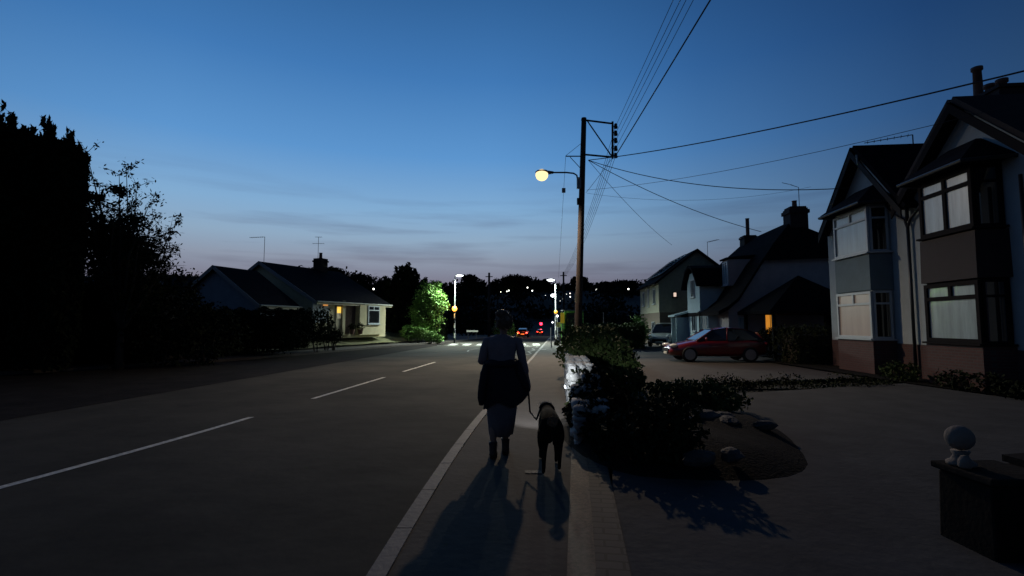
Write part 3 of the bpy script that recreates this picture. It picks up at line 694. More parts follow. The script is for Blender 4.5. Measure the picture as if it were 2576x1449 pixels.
# front features sit 1-6 cm proud of the wall
dk = MB(); xa, xb = lx(866), lx(896)
m = MB(); m.bb((xa, -.012, -.02), (xb, .01, 2.35)); m.build('porch_shade_panel', mat('porch_shade', (.11, .075, .06), .9, .3, 5, .5), o)  # flat brown sheet, the shade of the recess put into its colour
m = MB(); m.bb((xa-.28, -.16, -.1), (xa, .0, 2.4)); m.build('porch_pillar', M['render_c'], o)
m = MB(); m.bb((lx(895), -.45, -.1), (lx(958), .0, 2.28)); m.build('front_room_wall', M['render_c'], o)
xa, xb = lx(845), lx(860); xm_ = (xa+xb)/2
m = MB(); m.bb((xa, -.06, -.02), (xb, -.012, 2.08)); d_ = m.build('door', mat('door_paint', (.30, .26, .15), .5), o)
m = MB(); m.bb((xa+.1, -.075, 1.1), (xb-.12, -.063, 1.5)); m.build('door_glass', mat('door_glass', (.6, .55, .4), .3, .5, 6, emit=(1, .85, .5), estr=.08), d_)
m = MB(); m.bb((xa+.1, -.075, 1.5), (xb-.12, -.063, 1.95)); m.build('door_glass', emis('door_glow', (1, .62, .09), 1.0), d_, )
window(o, ((lx(786)+lx(829))/2, .0, 1.55), lx(829)-lx(786)-.05, 1.4, math.pi, 'frame_w', 'blind', mull=(.5,), trans=.28)
m = MB(); x_ = lx(822); m.bb((x_-.35, -.055, 1.98), (x_+.1, -.045, 2.12)); m.build('window_light', mat('orange_glow', (.4, .2, .1), .6, emit=(1, .42, .1), estr=.55), o)
xa, xb = lx(915), lx(944)
window(o, ((xa+xb)/2, -.45, 1.42), xb-xa, 1.42, math.pi, 'frame_w', 'glass', trans=.25, tm=(.5,), ft=.08)
m = MB(); px = 5.6; m.bb((px-.4, 4.8, 4.6), (px+.4, 5.6, 6.15)); m.bb((px-.46, 4.74, 5.85), (px+.46, 5.66, 5.98)); c_ = m.build('chimney', M['chimney'], o)
MB().lathe([(.17, 0), (.13, .1), (.12, .45), (.16, .5)], (px, 5.2, 6.14), 10).build('chimney_pot', M['pot'], c_)
aerial(o, (px, 5.5, 6.1), 1.9, 1, rad(-60)); aerial(o, (.1, 5.2, 5.2), 1.9, 0, rad(100))
# plant pots at the porch
for i, (u, s) in enumerate(((868, .22), (889, .24))):
    x_ = lx(u); P = o.matrix_basis @ Vector((x_, -.75, 0)); P = Matrix.Rotation(ANG, 4, 'Z') @ Vector((x_, -.75, 0))+Vector((B1[0], B1[1], .9))
    e = empty('plant_pot', (P.x, P.y, .86), label='dark potted plant %s the bungalow porch recess' % ('left in front of' if i == 0 else 'right in front of'), cat='plant pot', group='plant pots at the porch')
    MB().lathe([(s*.6, 0), (s*.9, .34), (s, .36), (s*.8, .33)], n=12).build('pot', M['pot'], e)
    r_ = np.random.default_rng(5+i); MB().leaves(ell_pts(260, (0, 0, .55), (.27, .27, .28), r_), .1, r_).build('foliage', M['leaf'], e)
o = bungalow('garage', -15.3, 30, .35, math.atan2(.955, .3), 2.9, 3.35, 2.98, 5.25, 'gabled grey garage left of the bungalow behind the long hedge', wallm='render_b')
o = bungalow('bungalow', -27.5, 43, .6, math.atan2(.955, .3), 9, 5.0, 3.6, 6.2, 'dark bungalow roof farthest left behind the trees', wallm='render_b')
# ================================================================ cars
def car(name, label, loc, rz, L_, Wd, Ht, paint, kind='hatch', rear_lit=False, group=None, base_z=0):
    o = empty(name, loc, rz, label=label, cat='car', group=group)
    h = L_/2; w = Wd/2
    bz = .98 if kind == 'suv' else .9
    st = [(h, .50, .62), (h-.06, .66, .80), (h-.35, bz-.16, .93), (h-.8, bz-.06, .98), (h-1.15, bz+.03, 1.0), (h-1.9, bz+.05, 1.0), (0-.3, bz+.06, 1.0), (-h+1.1, bz+.08, .99), (-h+.45, bz+.06, .96), (-h+.1, bz-.02, .9), (-h, bz-.3, .8)]
    rings = []
    for x, zt, f in st:
        ww = w*f; zb = .2 if abs(x) < h-.25 else .27
        rings.append([(x, -ww*.8, zb), (x, -ww*.97, zb+.14), (x, -ww, .5*(zb+zt)), (x, -ww*.97, zt-.09), (x, -ww*.86, zt), (x, 0, zt+.035), (x, ww*.86, zt), (x, ww*.97, zt-.09), (x, ww, .5*(zb+zt)), (x, ww*.97, zb+.14), (x, ww*.8, zb)])
    m = MB(); m.loft(rings); m.build('body', paint, o, smooth=True, sub=1)
    rb = h-1.15 if kind == 'hatch' else h-1.1
    gs = [(rb, bz+.02, .86, bz+.05, .8), (rb-.75, bz+.02, .9, Ht-.09, .68), (rb-1.25, bz+.02, .9, Ht-.02, .7), (-.35, bz+.02, .9, Ht, .7), (-h+.95, bz+.03, .88, Ht-.06, .66), (-h+(.4 if kind == 'hatch' else .55), bz+.05, .84, Ht-.2, .6), (-h+.12, bz+.02, .8, bz+.08, .74)]
    rings = [[(x, -w*a, zb), (x, -w*b, zt-.04), (x, -w*b*.85, zt), (x, w*b*.85, zt), (x, w*b, zt-.04), (x, w*a, zb)] for x, zb, a, zt, b in gs]
    m = MB(); m.loft(rings); m.build('window_glass', M['glass'], o, smooth=False, bevel=.02)
    m = MB(); top = [((x, -w*b*.97, zt+.004), (x, -w*b*.84, zt+.02), (x, w*b*.84, zt+.02), (x, w*b*.97, zt+.004)) for x, zb, a, zt, b in gs[1:6]]
    m.add([p for r in top for p in r], [(i*4+j, i*4+j+1, i*4+j+5, i*4+j+4) for i in range(4) for j in range(3)]); m.build('roof', paint, o, smooth=True)
    for s in (-1, 1):
        for a_, b_ in ((0, 1), (3, 3), (5, 6)):
            m = MB()
            xa, za, aa, ta, ba = gs[a_]; xb, zb, ab, tb, b2 = gs[b_]
            if a_ == b_: m.tube([(xa, s*w*aa, za), (xa-.08, s*w*ba, ta)], .03, 6)
            else: m.tube([(xa, s*w*(aa if a_ == 0 else ba)*1.0, za if a_ == 0 else ta), (xb, s*w*(b2 if a_ == 0 else ab), tb if a_ == 0 else zb)], .035, 6)
            m.build('pillar', paint, o, smooth=True)
    wr = .33 if kind == 'hatch' else .36
    for wx in (h-.82, -h+.78):
        for s in (-1, 1):
            Rr = Matrix.Rotation(rad(90), 3, 'X')
            m = MB(); m.lathe([(wr-.1, -.1), (wr-.01, -.1), (wr, -.06), (wr, .06), (wr-.01, .1), (wr-.1, .1)], (wx, s*(w-.1), wr), 20, R=Rr); t_ = m.build('wheel', M['tyre'], o, smooth=True)
            m = MB(); m.lathe([(.05, 0), (wr-.1, 0), (wr-.1, .02), (.05, .03)], (wx, s*(w+.005), wr), 16, R=Rr)
            for k in range(5): a_ = k*2*math.pi/5; m.box((wx+math.cos(a_)*.12, s*(w+.015), wr+math.sin(a_)*.12), (.2, .02, .05), R=Matrix.Rotation(-a_, 3, 'Y'))
            m.build('rim', M['rim'], t_)
    for s in (-1, 1):
        m = MB(); m.ball((h-.2, s*w*.7, bz-.2), (.2, .16, .09 if kind == 'hatch' else .13), 10, 6); m.build('headlight', M['lampglass'], o, smooth=True)
        m = MB(); m.ball((-h+.05, s*w*.72, bz-.12), (.1, .17, .11), 10, 6); m.build('tail_light', emis('tail_lit', (1, .04, .02), 9) if rear_lit else mat('tail_lens', (.2, .01, .01), .2), o, smooth=True)
        m = MB(); m.ball((rb-.35, s*(w+.08), bz+.1), (.06, .1, .08), 10, 6); m.build('wing_mirror', paint, o, smooth=True)
    m = MB(); m.box((h-.015, 0, .47), (.05, Wd*.55, .2)); m.build('grille', M['black'], o, bevel=.01)
    m = MB(); m.box((h+.015, 0, .38), (.02, .52, .11)); m.build('number_plate', mat('white_plate', (.55, .55, .5), .5), o)
    m = MB(); m.box((-h-.0, 0, .58), (.03, .52, .12)); m.build('number_plate', M['plate'] if rear_lit else mat('yellow_plate', (.5, .4, .05), .5), o)
    return o
red = mat('red_car_paint', (.13, .004, .009), .35, coat=1)
grey = mat('grey_car_paint', (.42, .48, .49), .35, coat=1, metal=.4)
dkp = mat('dark_car_paint', (.015, .016, .02), .3, coat=1)
car('parked_car', 'red hatchback parked across the drive with its nose towards the road', (8.95, 22.3, -.03), rad(180-3), 4.15, 1.75, 1.48, red)
car('parked_car', 'silver grey boxy car with shiny headlamps parked beyond the red one', (11.4, 37.2, -.03), rad(-90-28), 4.2, 1.8, 1.72, grey, 'suv')
c1 = at(1317, 800, 78)
car('moving_car', 'dark car with lit red tail lights nearer of the two driving away', (c1.x, 78+2, base(80)-.1), rad(85), 4.3, 1.8, 1.5, dkp, rear_lit=True, group='cars driving away with tail lights on')
c2 = at(1356, 800, 150)
car('moving_car', 'dark car with lit red tail lights farther away under the red signal', (c2.x-.6, 134, base(134)-.1), rad(85), 4.2, 1.75, 1.45, dkp, rear_lit=True, group='cars driving away with tail lights on')
lamp('brake_light', (c1.x-.1, 77.3, base(78)+.6), 25, (1, .08, .03), .3)
lamp('indicator_light', (c1.x-1.6, 78.3, base(78)+.6), 160, (1, .5, .05), .2)
lamp('brake_light', (c2.x-.6, 131, base(131)+.6), 25, (1, .08, .03), .3)
# ================================================================ garden wall (stones) with rounded near end
rng = np.random.default_rng(3)
def Xw(y): return Xk(y)+1.62
w_ = empty('stone_wall', (Xw(8), 8, 0), label='rough pale stone garden wall lit white beside the pavement, topped by shrubs', cat='wall')
m = MB(); n = 0
def stone(mb, c, d, rg):
    n, k = 9, 6; vs = []
    ph = rg.random(3)*6.28
    for i in range(k+1):
        for j in range(n):
            th, fi = math.pi*i/k, 2*math.pi*j/n
            p = [math.sin(th)*math.cos(fi), math.sin(th)*math.sin(fi), -math.cos(th)]
            e = sum(abs(q)**5 for q in p)**(-1/5)
            w = 1+.07*math.sin(3*fi+ph[0])+.06*math.sin(4*th+ph[1])+.04*rg.normal()
            vs.append([c[a]+p[a]*e*w*d[a]*.53 for a in range(3)])
    mb.add(vs, [(i*n+j, i*n+(j+1) % n, (i+1)*n+(j+1) % n, (i+1)*n+j) for i in range(k) for j in range(n)])
y = 6.6
while y < 26:
    top = .82 if y > 8.6 else .82*math.sin(min(1, max(.42, (y-6.2)/2.2))*math.pi/2)
    ln = .2+.24*rng.random(); z = -.08
    while z < top:
        hh = min(.06+.1*rng.random(), top-z+.04+.05*rng.random())
        for j, xx in enumerate((.07, .22, .37)):
            stone(m, (Xw(y)+xx+rng.normal()*.012-Xw(8), y+ln/2+rng.normal()*.03-8, z+hh/2), (.165, ln*1.04, hh*(1.03+.12*rng.random())), rng)
        z += hh
    y += ln
so = m.build('stonework', M['stone'], w_, smooth=True)
mt = MB(); ys = np.arange(6.75, 26, .5)
tops = [(.74 if y > 8.6 else .74*math.sin(min(1, max(.42, (y-6.2)/2.2))*math.pi/2)) for y in ys]
mt.loft([[(Xw(y)+.04-Xw(8), y-8, -.1), (Xw(y)+.42-Xw(8), y-8, -.1), (Xw(y)+.40-Xw(8), y-8, tz), (Xw(y)+.06-Xw(8), y-8, tz)] for y, tz in zip(ys, tops)])
mt.build('mortar_core', mat('mortar', (.2, .19, .17), .95, .3, 9, .8), w_)
# bulkhead light low on the wall
wl = at(1405, 972, 10.2); wl.x = Xw(10.2)-.05
e = empty('wall_light', wl, label='tiny bright white light low on the pavement side of the stone wall', cat='wall light')
MB().ball((0, 0, 0), (.03, .03, .045), 10, 6).build('lens', emis('white_led', (.8, .9, 1), 6), e, smooth=True)
MB().box((.035, 0, 0), (.03, .07, .12)).build('fitting', M['steel'], e)
lamp('wall_light_glow', (wl.x-.16, wl.y-.05, wl.z+.05), .25, (.8, .9, 1), .05)
# ================================================================ planted bed behind the wall end
r1 = np.random.default_rng(11)
def bush(name, label, cat, clumps, n, ls, m_, seed, group=None, up=0, core=None, stems=True):
    """clumps = [(centre, radii)], world coordinates; one thing with foliage (+ stems)"""
    r_ = np.random.default_rng(seed); c0 = Vector(clumps[0][0])
    o = empty(name, (c0.x, c0.y, max(base(c0.y)-.1, H(c0.x, c0.y)-.1)), label=label, cat=cat, group=group)
    tot = sum(r[0]*r[1]+r[0]*r[2]+r[1]*r[2] for _, r in clumps); m = MB()
    for c, r in clumps:
        k = int(n*(r[0]*r[1]+r[0]*r[2]+r[1]*r[2])/tot)
        P = ell_pts(k, c, r, r_, .55, .14)-np.array(o.location)
        m.leaves(P, ls, r_, up)
    m.build('foliage', M[m_], o)
    if stems:
        s_ = MB()
        for c, r in clumps:
            for i in range(4):
                a_ = r_.random()*6.28; b = Vector((c0.x, c0.y, o.location.z)); t = Vector(c)+Vector((math.cos(a_)*r[0]*.5, math.sin(a_)*r[1]*.5, r[2]*.3))
                b = Vector((c[0]+math.cos(a_)*r[0]*.15, c[1]+math.sin(a_)*r[1]*.15, o.location.z))
                s_.tube([b-o.location, b.lerp(t, .5)-o.location, t-o.location], [.035, .025, .008], 5)
        s_.build('stems', M['bark'], o)
    return o
b_ = MB(); k = 40
ringv = []; 
for q in range(6):
    f = 1-q/5*.98; zz_ = .28*(1-f**2)**.7+(.0 if q else -.02)
    ringv.append([(2.35+1.72*f*math.cos(t)+.25*math.sin(t)*f, 7.6+2.55*f*math.sin(t), zz_+.03*math.sin(5*t+q)) for t in np.linspace(0, 2*math.pi, k, endpoint=False)])
b_.loft(ringv, caps=False); tag(b_.build('flower_bed', M['soil'], smooth=True), kind='structure')
bush('rockery_shrub', 'low dark spreading shrub at the near end of the planted bed', 'shrub', [((1.5, 6.3, .26), (.6, .75, .26)), ((1.72, 5.75, .36), (.45, .4, .36)), ((1.2, 7.3, .3), (.4, .9, .3))], 5200, .09, 'leaf', 21)
bush('rockery_shrub', 'black rounded shrub leaning over the near end of the stone wall', 'shrub', [((1.28, 7.9, .52), (.36, .7, .4)), ((1.15, 7.1, .36), (.36, .6, .32))], 3600, .08, 'leaf4', 24)
bush('rockery_shrub', 'dark rounded shrub at the back right of the planted bed', 'shrub', [((3.35, 9.0, .3), (.6, .5, .3)), ((2.9, 9.2, .28), (.5, .4, .27)), ((3.85, 9.2, .22), (.4, .35, .22))], 3600, .09, 'leaf2', 22)
bush('rockery_shrub', 'leafy dark shrub behind the wall end in the planted bed', 'shrub', [((2.1, 8.0, .24), (.45, .6, .12)), ((1.72, 8.6, .3), (.35, .6, .2)), ((2.5, 7.7, .28), (.4, .5, .14))], 3800, .09, 'leaf', 23)
for i, (x, y, s, a_) in enumerate(((2.75, 7.35, .3, .3), (3.05, 7.15, .2, 1.2), (3.2, 7.6, .16, 2), (2.5, 7.15, .22, .8), (1.95, 5.3, .16, .4), (3.5, 7.0, .13, 0), (2.35, 5.45, .14, 1))):
    r_ = np.random.default_rng(40+i); m = MB()
    P = [Vector((math.sin(math.pi*b/6)*math.cos(a)*(1+.2*r_.normal()*.6), math.sin(math.pi*b/6)*math.sin(a)*(1+.2*r_.normal()*.6), -math.cos(math.pi*b/6)*.55)) for b in range(7) for a in np.linspace(0, 6.28, 9)[:-1]]
    Q = Matrix.Rotation(a_, 3, 'Z'); m.add([Q @ Vector((p.x*s*1.3, p.y*s*.8, p.z*s)) for p in P], [(b*8+j, b*8+(j+1) % 8, (b+1)*8+(j+1) % 8, (b+1)*8+j) for b in range(6) for j in range(8)])
    ob = m.build('rock', mat('dark_rock', (.06, .05, .045), .85, .5, 6, .8), loc=None); ob.location = (x, y, .2)
    tag(ob, ['largest pale rock', 'pale rock right of the largest', 'small rock behind the largest', 'rock left of the largest', 'dark rock nearest the kerb side', 'smallest rock at the right tip', 'small rock at the near edge'][i]+' in the planted bed', 'rock', 'rocks in the planted bed')
# ================================================================ hedges and shrubs, right side
bush('hedge_shrub', 'big dark leafy shrub spilling over the stone wall by the pavement', 'shrub',
     [((2.2, 13.4, .85), (.85, 1.3, .6)), ((2.5, 12.4, .72), (.5, 1.0, .5)), ((2.45, 15.7, .95), (.95, 1.6, .6)), ((1.85, 12.6, .72), (.55, .8, .4)), ((2.65, 14.5, .8), (.6, 1.2, .5)), ((2.55, 11.2, .42), (.42, .6, .38))], 15000, .12, 'leaf2', 31)
bush('hedge_shrub', 'tall dark shrub behind the big one at the foot of the leaning pole', 'shrub', [((3.0, 19.0, .85), (.9, 2.0, .6)), ((3.7, 23.0, .85), (1.0, 2.0, .6)), ((3.8, 21, .75), (.7, 1.6, .55))], 9000, .13, 'leaf2', 32)
def hedge(name, label, x0, x1, y0, y1, z0, z1, n, ls, m_, seed, skew=0, group=None):
    r_ = np.random.default_rng(seed)
    o = empty(name, ((x0+x1)/2, (y0+y1)/2, z0), label=label, cat='hedge', group=group)
    dx, dy, dz = (x1-x0)/2, (y1-y0)/2, (z1-z0)
    A = [dx*dy*2, dy*dz*2, dx*dz*2]; pr = np.array([A[0], A[1], A[1], A[2], A[2]]); pr /= pr.sum()
    P = []
    f = r_.choice(5, n, p=pr); u, v = r_.random(n)*2-1, r_.random(n)
    for i in range(n):
        dd = r_.random()**2*.3; wv = .12*math.sin(u[i]*9+seed)+.08*math.sin(v[i]*7+u[i]*17)
        if f[i] == 0: p = (u[i]*dx, (2*v[i]-1)*dy, dz-dd+wv)
        elif f[i] == 1: p = (-dx+dd-wv, u[i]*dy, v[i]*dz)
        elif f[i] == 2: p = (dx-dd+wv, u[i]*dy, v[i]*dz)
        elif f[i] == 3: p = (u[i]*dx, -dy+dd-wv, v[i]*dz)
        else: p = (u[i]*dx, dy-dd+wv, v[i]*dz)
        P.append((p[0]+skew*p[1], p[1], p[2]))
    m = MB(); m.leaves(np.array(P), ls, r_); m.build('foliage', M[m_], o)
    c = MB(); c.add([(sx*(dx-.3)+skew*sy*(dy-.3), sy*(dy-.3), z) for z in (0, dz-.3) for sx, sy in ((-1, -1), (1, -1), (1, 1), (-1, 1))], [(0, 3, 2, 1), (4, 5, 6, 7), (0, 1, 5, 4), (1, 2, 6, 5), (2, 3, 7, 6), (3, 0, 4, 7)])
    c.build('stems', M['bark'], o)
    return o
hedge('hedge', 'clipped green hedge with lit top between the shelter and the solar roofed house', 4.3, 8.9, 33.5, 37.5, -.1, 1.5, 14000, .16, 'leaf2', 51)
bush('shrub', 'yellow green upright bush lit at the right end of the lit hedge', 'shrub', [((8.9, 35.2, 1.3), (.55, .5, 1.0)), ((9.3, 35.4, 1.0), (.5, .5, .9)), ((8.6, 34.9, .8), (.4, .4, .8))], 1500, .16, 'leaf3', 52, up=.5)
hedge('hedge', 'dark hedge dividing the driveways below the red car', 5.2, 10.0, 13.0, 13.7, -.1, .13, 2600, .07, 'leaf', 53)
hedge('hedge', 'dark hedge block between the red car and the pale bay', 11.2, 13.2, 19.9, 21.6, -.1, 1.45, 4500, .11, 'leaf', 54)
bush('border_shrub', 'low dark planting at the foot of the dark framed bay', 'shrub', [((11.0, 12.0, .2), (.35, 1.2, .28)), ((10.8, 10.2, .2), (.3, .9, .22))], 1800, .09, 'leaf', 55)
bush('border_shrub', 'small tufted plant between the two bays', 'shrub', [((11.0, 14.2, .25), (.35, .6, .3))], 900, .09, 'leaf2', 56)
tp = at(1935, 832, 24.6)
o = empty('topiary_bush', (tp.x, 24.6, -.05), label='dark round bush in front of the orange lit window', cat='shrub')
r_ = np.random.default_rng(57); MB().leaves(ell_pts(1500, (0, 0, 1.05), (.55, .55, .42), r_, .5), .09, r_).leaves(ell_pts(900, (0, 0, .45), (.45, .45, .4), r_, .5), .09, r_).build('foliage', M['leaf'], o)
MB().tube([(0, 0, 0), (0, 0, 1.0)], .04, 6).build('stems', M['bark'], o)
# ================================================================ left hedges and bushes
hedge('hedge', 'long tall dark clipped hedge left of the cream bungalow', -17.2, -11.4, 26.0, 28.0, .3, 2.35, 15000, .13, 'leaf4', 61)
bush('shrub', 'rounded end bush at the right end of the long dark hedge', 'shrub', [((-11.3, 29, 1.55), (.9, .9, 1.0))], 2600, .13, 'leaf', 62)
bush('shrub', 'low dark bush on the bank below the bungalow door', 'shrub', [((-11.3, 30.5, 1.0), (.8, .7, .45)), ((-10.9, 30.6, .85), (.5, .5, .4))], 1800, .12, 'leaf', 63)
bush('hedge_row', 'low rambling dark hedge along the bank in front of the long hedge', 'hedge', [((-12.5, 25.5, .8), (2.4, .8, .6)), ((-15.5, 24, .8), (2.4, .9, .7)), ((-18.5, 21.5, .8), (2.4, .9, .8)), ((-21.5, 19, .8), (2.4, .9, .9)), ((-24, 16.5, .7), (2.4, .9, .9))], 11000, .14, 'leaf4', 64)
hedge('hedge', 'dark overgrown hedge under the conifers at the left edge', -30, -14.8, 20.5, 23.5, 0, 3.3, 12000, .2, 'leaf4', 65)
# ================================================================ conifers (spiky upright yew-like trees)
def conifer(x, y, top, r, label, seed, z0=.1):
    r_ = np.random.default_rng(seed); g_ = 'dark upright conifers at the left edge'
    o = empty('conifer_tree', (x, y, z0), label=label, cat='tree', group=g_); h = top-z0
    MB().tube([(0, 0, 0), (0, 0, h*.55), (0, 0, h*.85)], [.22, .14, .04], 8).build('trunk', M['bark'], o)
    m = MB(); ns = 26
    for i in range(ns):
        a_ = r_.random()*6.28; q = r*math.sqrt(r_.random())*.85
        th = h*(1-.16*(q/r)**1.5-.10*r_.random()); zb = .3+q*.6
        k = int(th*52); t = r_.random(k)
        rad_ = .30*np.sin(np.clip((1-t)*2.4, 0, math.pi/2))+.02
        ang = r_.random(k)*6.28; rr = rad_*(.5+.5*r_.random(k))
        P = np.stack([q*math.cos(a_)*(.75+.25*t)+rr*np.cos(ang), q*math.sin(a_)*(.75+.25*t)+rr*np.sin(ang), zb+t*(th-zb)], 1)
        m.leaves(P, .26, r_, up=.75, aspect=.35)
    k = 3800; z = r_.random(k)*h*.86; a_ = r_.random(k)*6.28; rr = r*(1-.12*(z/h))*(.8+.2*r_.random(k))*np.clip(.6+z/h*3, 0, 1)
    m.leaves(np.stack([rr*np.cos(a_), rr*np.sin(a_), z+.1], 1), .3, r_, up=.6, aspect=.45)
    rr = rr*.7; m.leaves(np.stack([rr*np.cos(a_+1), rr*np.sin(a_+1), z+.1], 1), .5, r_, up=.6, aspect=.6)
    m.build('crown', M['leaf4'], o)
t = at(20, 268, 17); conifer(t.x, 17, t.z+.3, 1.05, 'dark upright conifer leftmost at the left edge', 71)
t = at(-60, 280, 18); conifer(t.x, 18, t.z, 1.4, 'dark upright conifer cut by the left edge', 74)
t = at(100, 272, 17); conifer(t.x, 17.2, t.z, .62, 'dark upright conifer, middle one with the thin light gap on its right', 72)
t = at(165, 300, 17); conifer(t.x, 17.2, t.z, .62, 'dark upright conifer rightmost next to the deciduous tree', 73)
t = at(60, 400, 19.5); conifer(t.x, 19.5, t.z, 1.9, 'dark conifer filling in behind the front ones', 75)
# ================================================================ open deciduous tree
def tree(name, loc, label, limbs, m_, ls, nl, seed, tr=.16, spread=.35, up=0):
    """limbs: end points relative to loc; each limb gets twigs with leaves along them"""
    r_ = np.random.default_rng(seed); o = empty(name, loc, label=label, cat='tree')
    T = MB(); F = MB(); fork = limbs[0][0] if isinstance(limbs[0][0], Vector) else Vector((0, 0, 1.2))
    T.tube([(0, 0, -.2), fork*.5, fork], [tr, tr*.8, tr*.6], 8)
    for e_ in limbs:
        e_ = Vector(e_); mid = fork.lerp(e_, .5)+Vector(r_.normal(size=3)*.18)+Vector((0, 0, .15))
        pts = [fork+((mid-fork)*2*t if t <= .5 else (mid-fork)+(e_-mid)*(2*t-1)) for t in np.linspace(0, 1, 9)]
        T.tube(pts, list(np.linspace(tr*.45, .008, 9)), 5)
        for j in range(2, 9):
            for q in range(3):
                b = pts[j]; d = Vector(r_.normal(size=3)); d.normalize(); d = (d+(e_-fork).normalized()*.9).normalized()
                ln = spread*(1.3-j*.06)*(.6+.8*r_.random()); tip = b+d*ln-Vector((0, 0, .08*ln))
                T.tube([b, b.lerp(tip, .5)+Vector((0, 0, .04)), tip], [.012, .008, .003], 4, False)
                k = nl; t = r_.random(k)[:, None]*1.05
                P = np.array(b)+(np.array(tip)-np.array(b))*t+r_.normal(size=(k, 3))*.07
                F.leaves(P, ls, r_, aspect=.38)
    T.build('trunk', M['bark'], o, smooth=True); F.build('crown', M[m_], o)
    return o
y0 = 19.; tb = at(300, 900, y0)
base_t = Vector((tb.x, y0, .1)); lim = []
for u, v, dy in ((218, 385, .3), (205, 440, 0), (250, 470, .6), (300, 440, -.3), (318, 428, .2), (345, 470, .3), (375, 515, -.2), (330, 520, .8), (385, 545, .5), (440, 565, 0), (400, 590, .6), (425, 605, -.4), (380, 640, .4), (420, 650, .2), (415, 670, -.3), (350, 600, -.8), (290, 520, -.9), (255, 560, 1), (230, 540, -.5), (300, 600, 1.2), (200, 500, 0), (350, 680, .5), (270, 620, -.6), (210, 600, .4)):
    p = at(u, v, y0+dy); lim.append(p-base_t)
tr_ = tree('deciduous_tree', base_t, 'open leafy tree with spreading twigs right of the dark conifers', lim, 'leaf', .15, 15, 81, .17, .7)
r_ = np.random.default_rng(83); m = MB()
for u, v, rr_, k in ((265, 575, .75, 700), (235, 610, .8, 900), (300, 610, .75, 900), (330, 560, .5, 400), (215, 545, .6, 500), (345, 620, .6, 600), (290, 655, 1.0, 1300), (370, 650, .5, 450), (240, 500, .4, 250), (300, 480, .35, 180)):
    p = at(u, v, 19.4)-base_t; m.leaves(ell_pts(k, p, (rr_, rr_, rr_*.7), r_, .3, .3), .16, r_)
m.build('inner_crown', M['leaf'], tr_)
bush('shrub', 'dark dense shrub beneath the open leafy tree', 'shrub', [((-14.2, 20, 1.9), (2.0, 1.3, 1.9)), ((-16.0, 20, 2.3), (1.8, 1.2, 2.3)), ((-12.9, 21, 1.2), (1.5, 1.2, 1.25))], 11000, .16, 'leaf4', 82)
# ================================================================ tree and shrubs by the crossing
c = at(1022, 700, 47); o = empty('conifer_tree', (c.x, 47, .6), label='dark pointed evergreen behind the green lit tree', cat='tree')
r_ = np.random.default_rng(91); m = MB(); top = at(1026, 640, 47).z-.6
for i in range(26):
    a_ = r_.random()*6.28; q = 2.1*math.sqrt(r_.random()); th = top*(1-.28*(q/2.1)-.12*r_.random()); k = 240
    t = r_.random(k); rr = .6*(1-t)**.6+.05; an = r_.random(k)*6.28
    m.leaves(np.stack([q*math.cos(a_)*(.6+.4*t)+rr*np.cos(an), q*math.sin(a_)*(.6+.4*t)+rr*np.sin(an), .3+t*(th-.3)], 1), .42, r_, up=.4)
m.build('crown', M['leaf4'], o); MB().tube([(0, 0, -.3), (0, 0, top*.7)], [.25, .06], 8).build('trunk', M['bark'], o)
c = at(1076, 775, 45)
bx_ = Vector((c.x, 45, .35)); o = empty('broadleaf_tree', bx_, label='bright green leafy tree lit by the street lamp left of the amber beacon', cat='tree')
r_ = np.random.default_rng(92); m = MB()
cl_ = []
for q in range(30):
    z = .9+3.7*((q+.5)/30); wmax = 1.45*math.sin(math.pi*min(1, (z-.3)/4.6))**.7
    a_ = q*2.4; rr = wmax*(.55+.35*r_.random()); cl_.append((rr*math.cos(a_)+.1*(z-2), rr*math.sin(a_)*.8, z+.2*r_.normal(), .38+.32*r_.random()))
for x, y, z, r in cl_: m.leaves(ell_pts(520, (x, y, z), (r, r, r*.75), r_, .35, .3), .17, r_)
m.leaves(crown_pts(2600, (0, 0, 2.7), (1.2, 1.1, 1.9), 14, r_, .5), .2, r_)
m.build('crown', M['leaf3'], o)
T = MB(); T.tube([(0, 0, -.4), (0, 0, 1.2)], [.16, .12], 8)
for x, y, z, r in cl_: T.tube([(0, 0, 1.1), (x*.5, y*.5, (z+1.1)/2), (x, y, z)], [.08, .05, .02], 5)
T.build('trunk', M['bark'], o)
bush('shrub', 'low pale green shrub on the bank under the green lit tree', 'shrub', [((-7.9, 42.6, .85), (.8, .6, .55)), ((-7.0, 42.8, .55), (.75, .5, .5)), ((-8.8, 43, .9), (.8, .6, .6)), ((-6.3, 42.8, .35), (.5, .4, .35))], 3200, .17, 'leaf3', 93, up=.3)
hedge('hedge', 'dark hedge along the far left side beyond the crossing', -22, -7.2, 52, 55, -.2, 2.2, 9000, .3, 'leaf4', 94)
bush('roadside_bush', 'bush caught in amber light on the left roadside beside the cars', 'shrub', [((-.6, 92, .5), (1.3, 1.2, 1.5)), ((-2.2, 93, .7), (1.4, 1.4, 1.7))], 1500, .3, 'leaf3', 95)
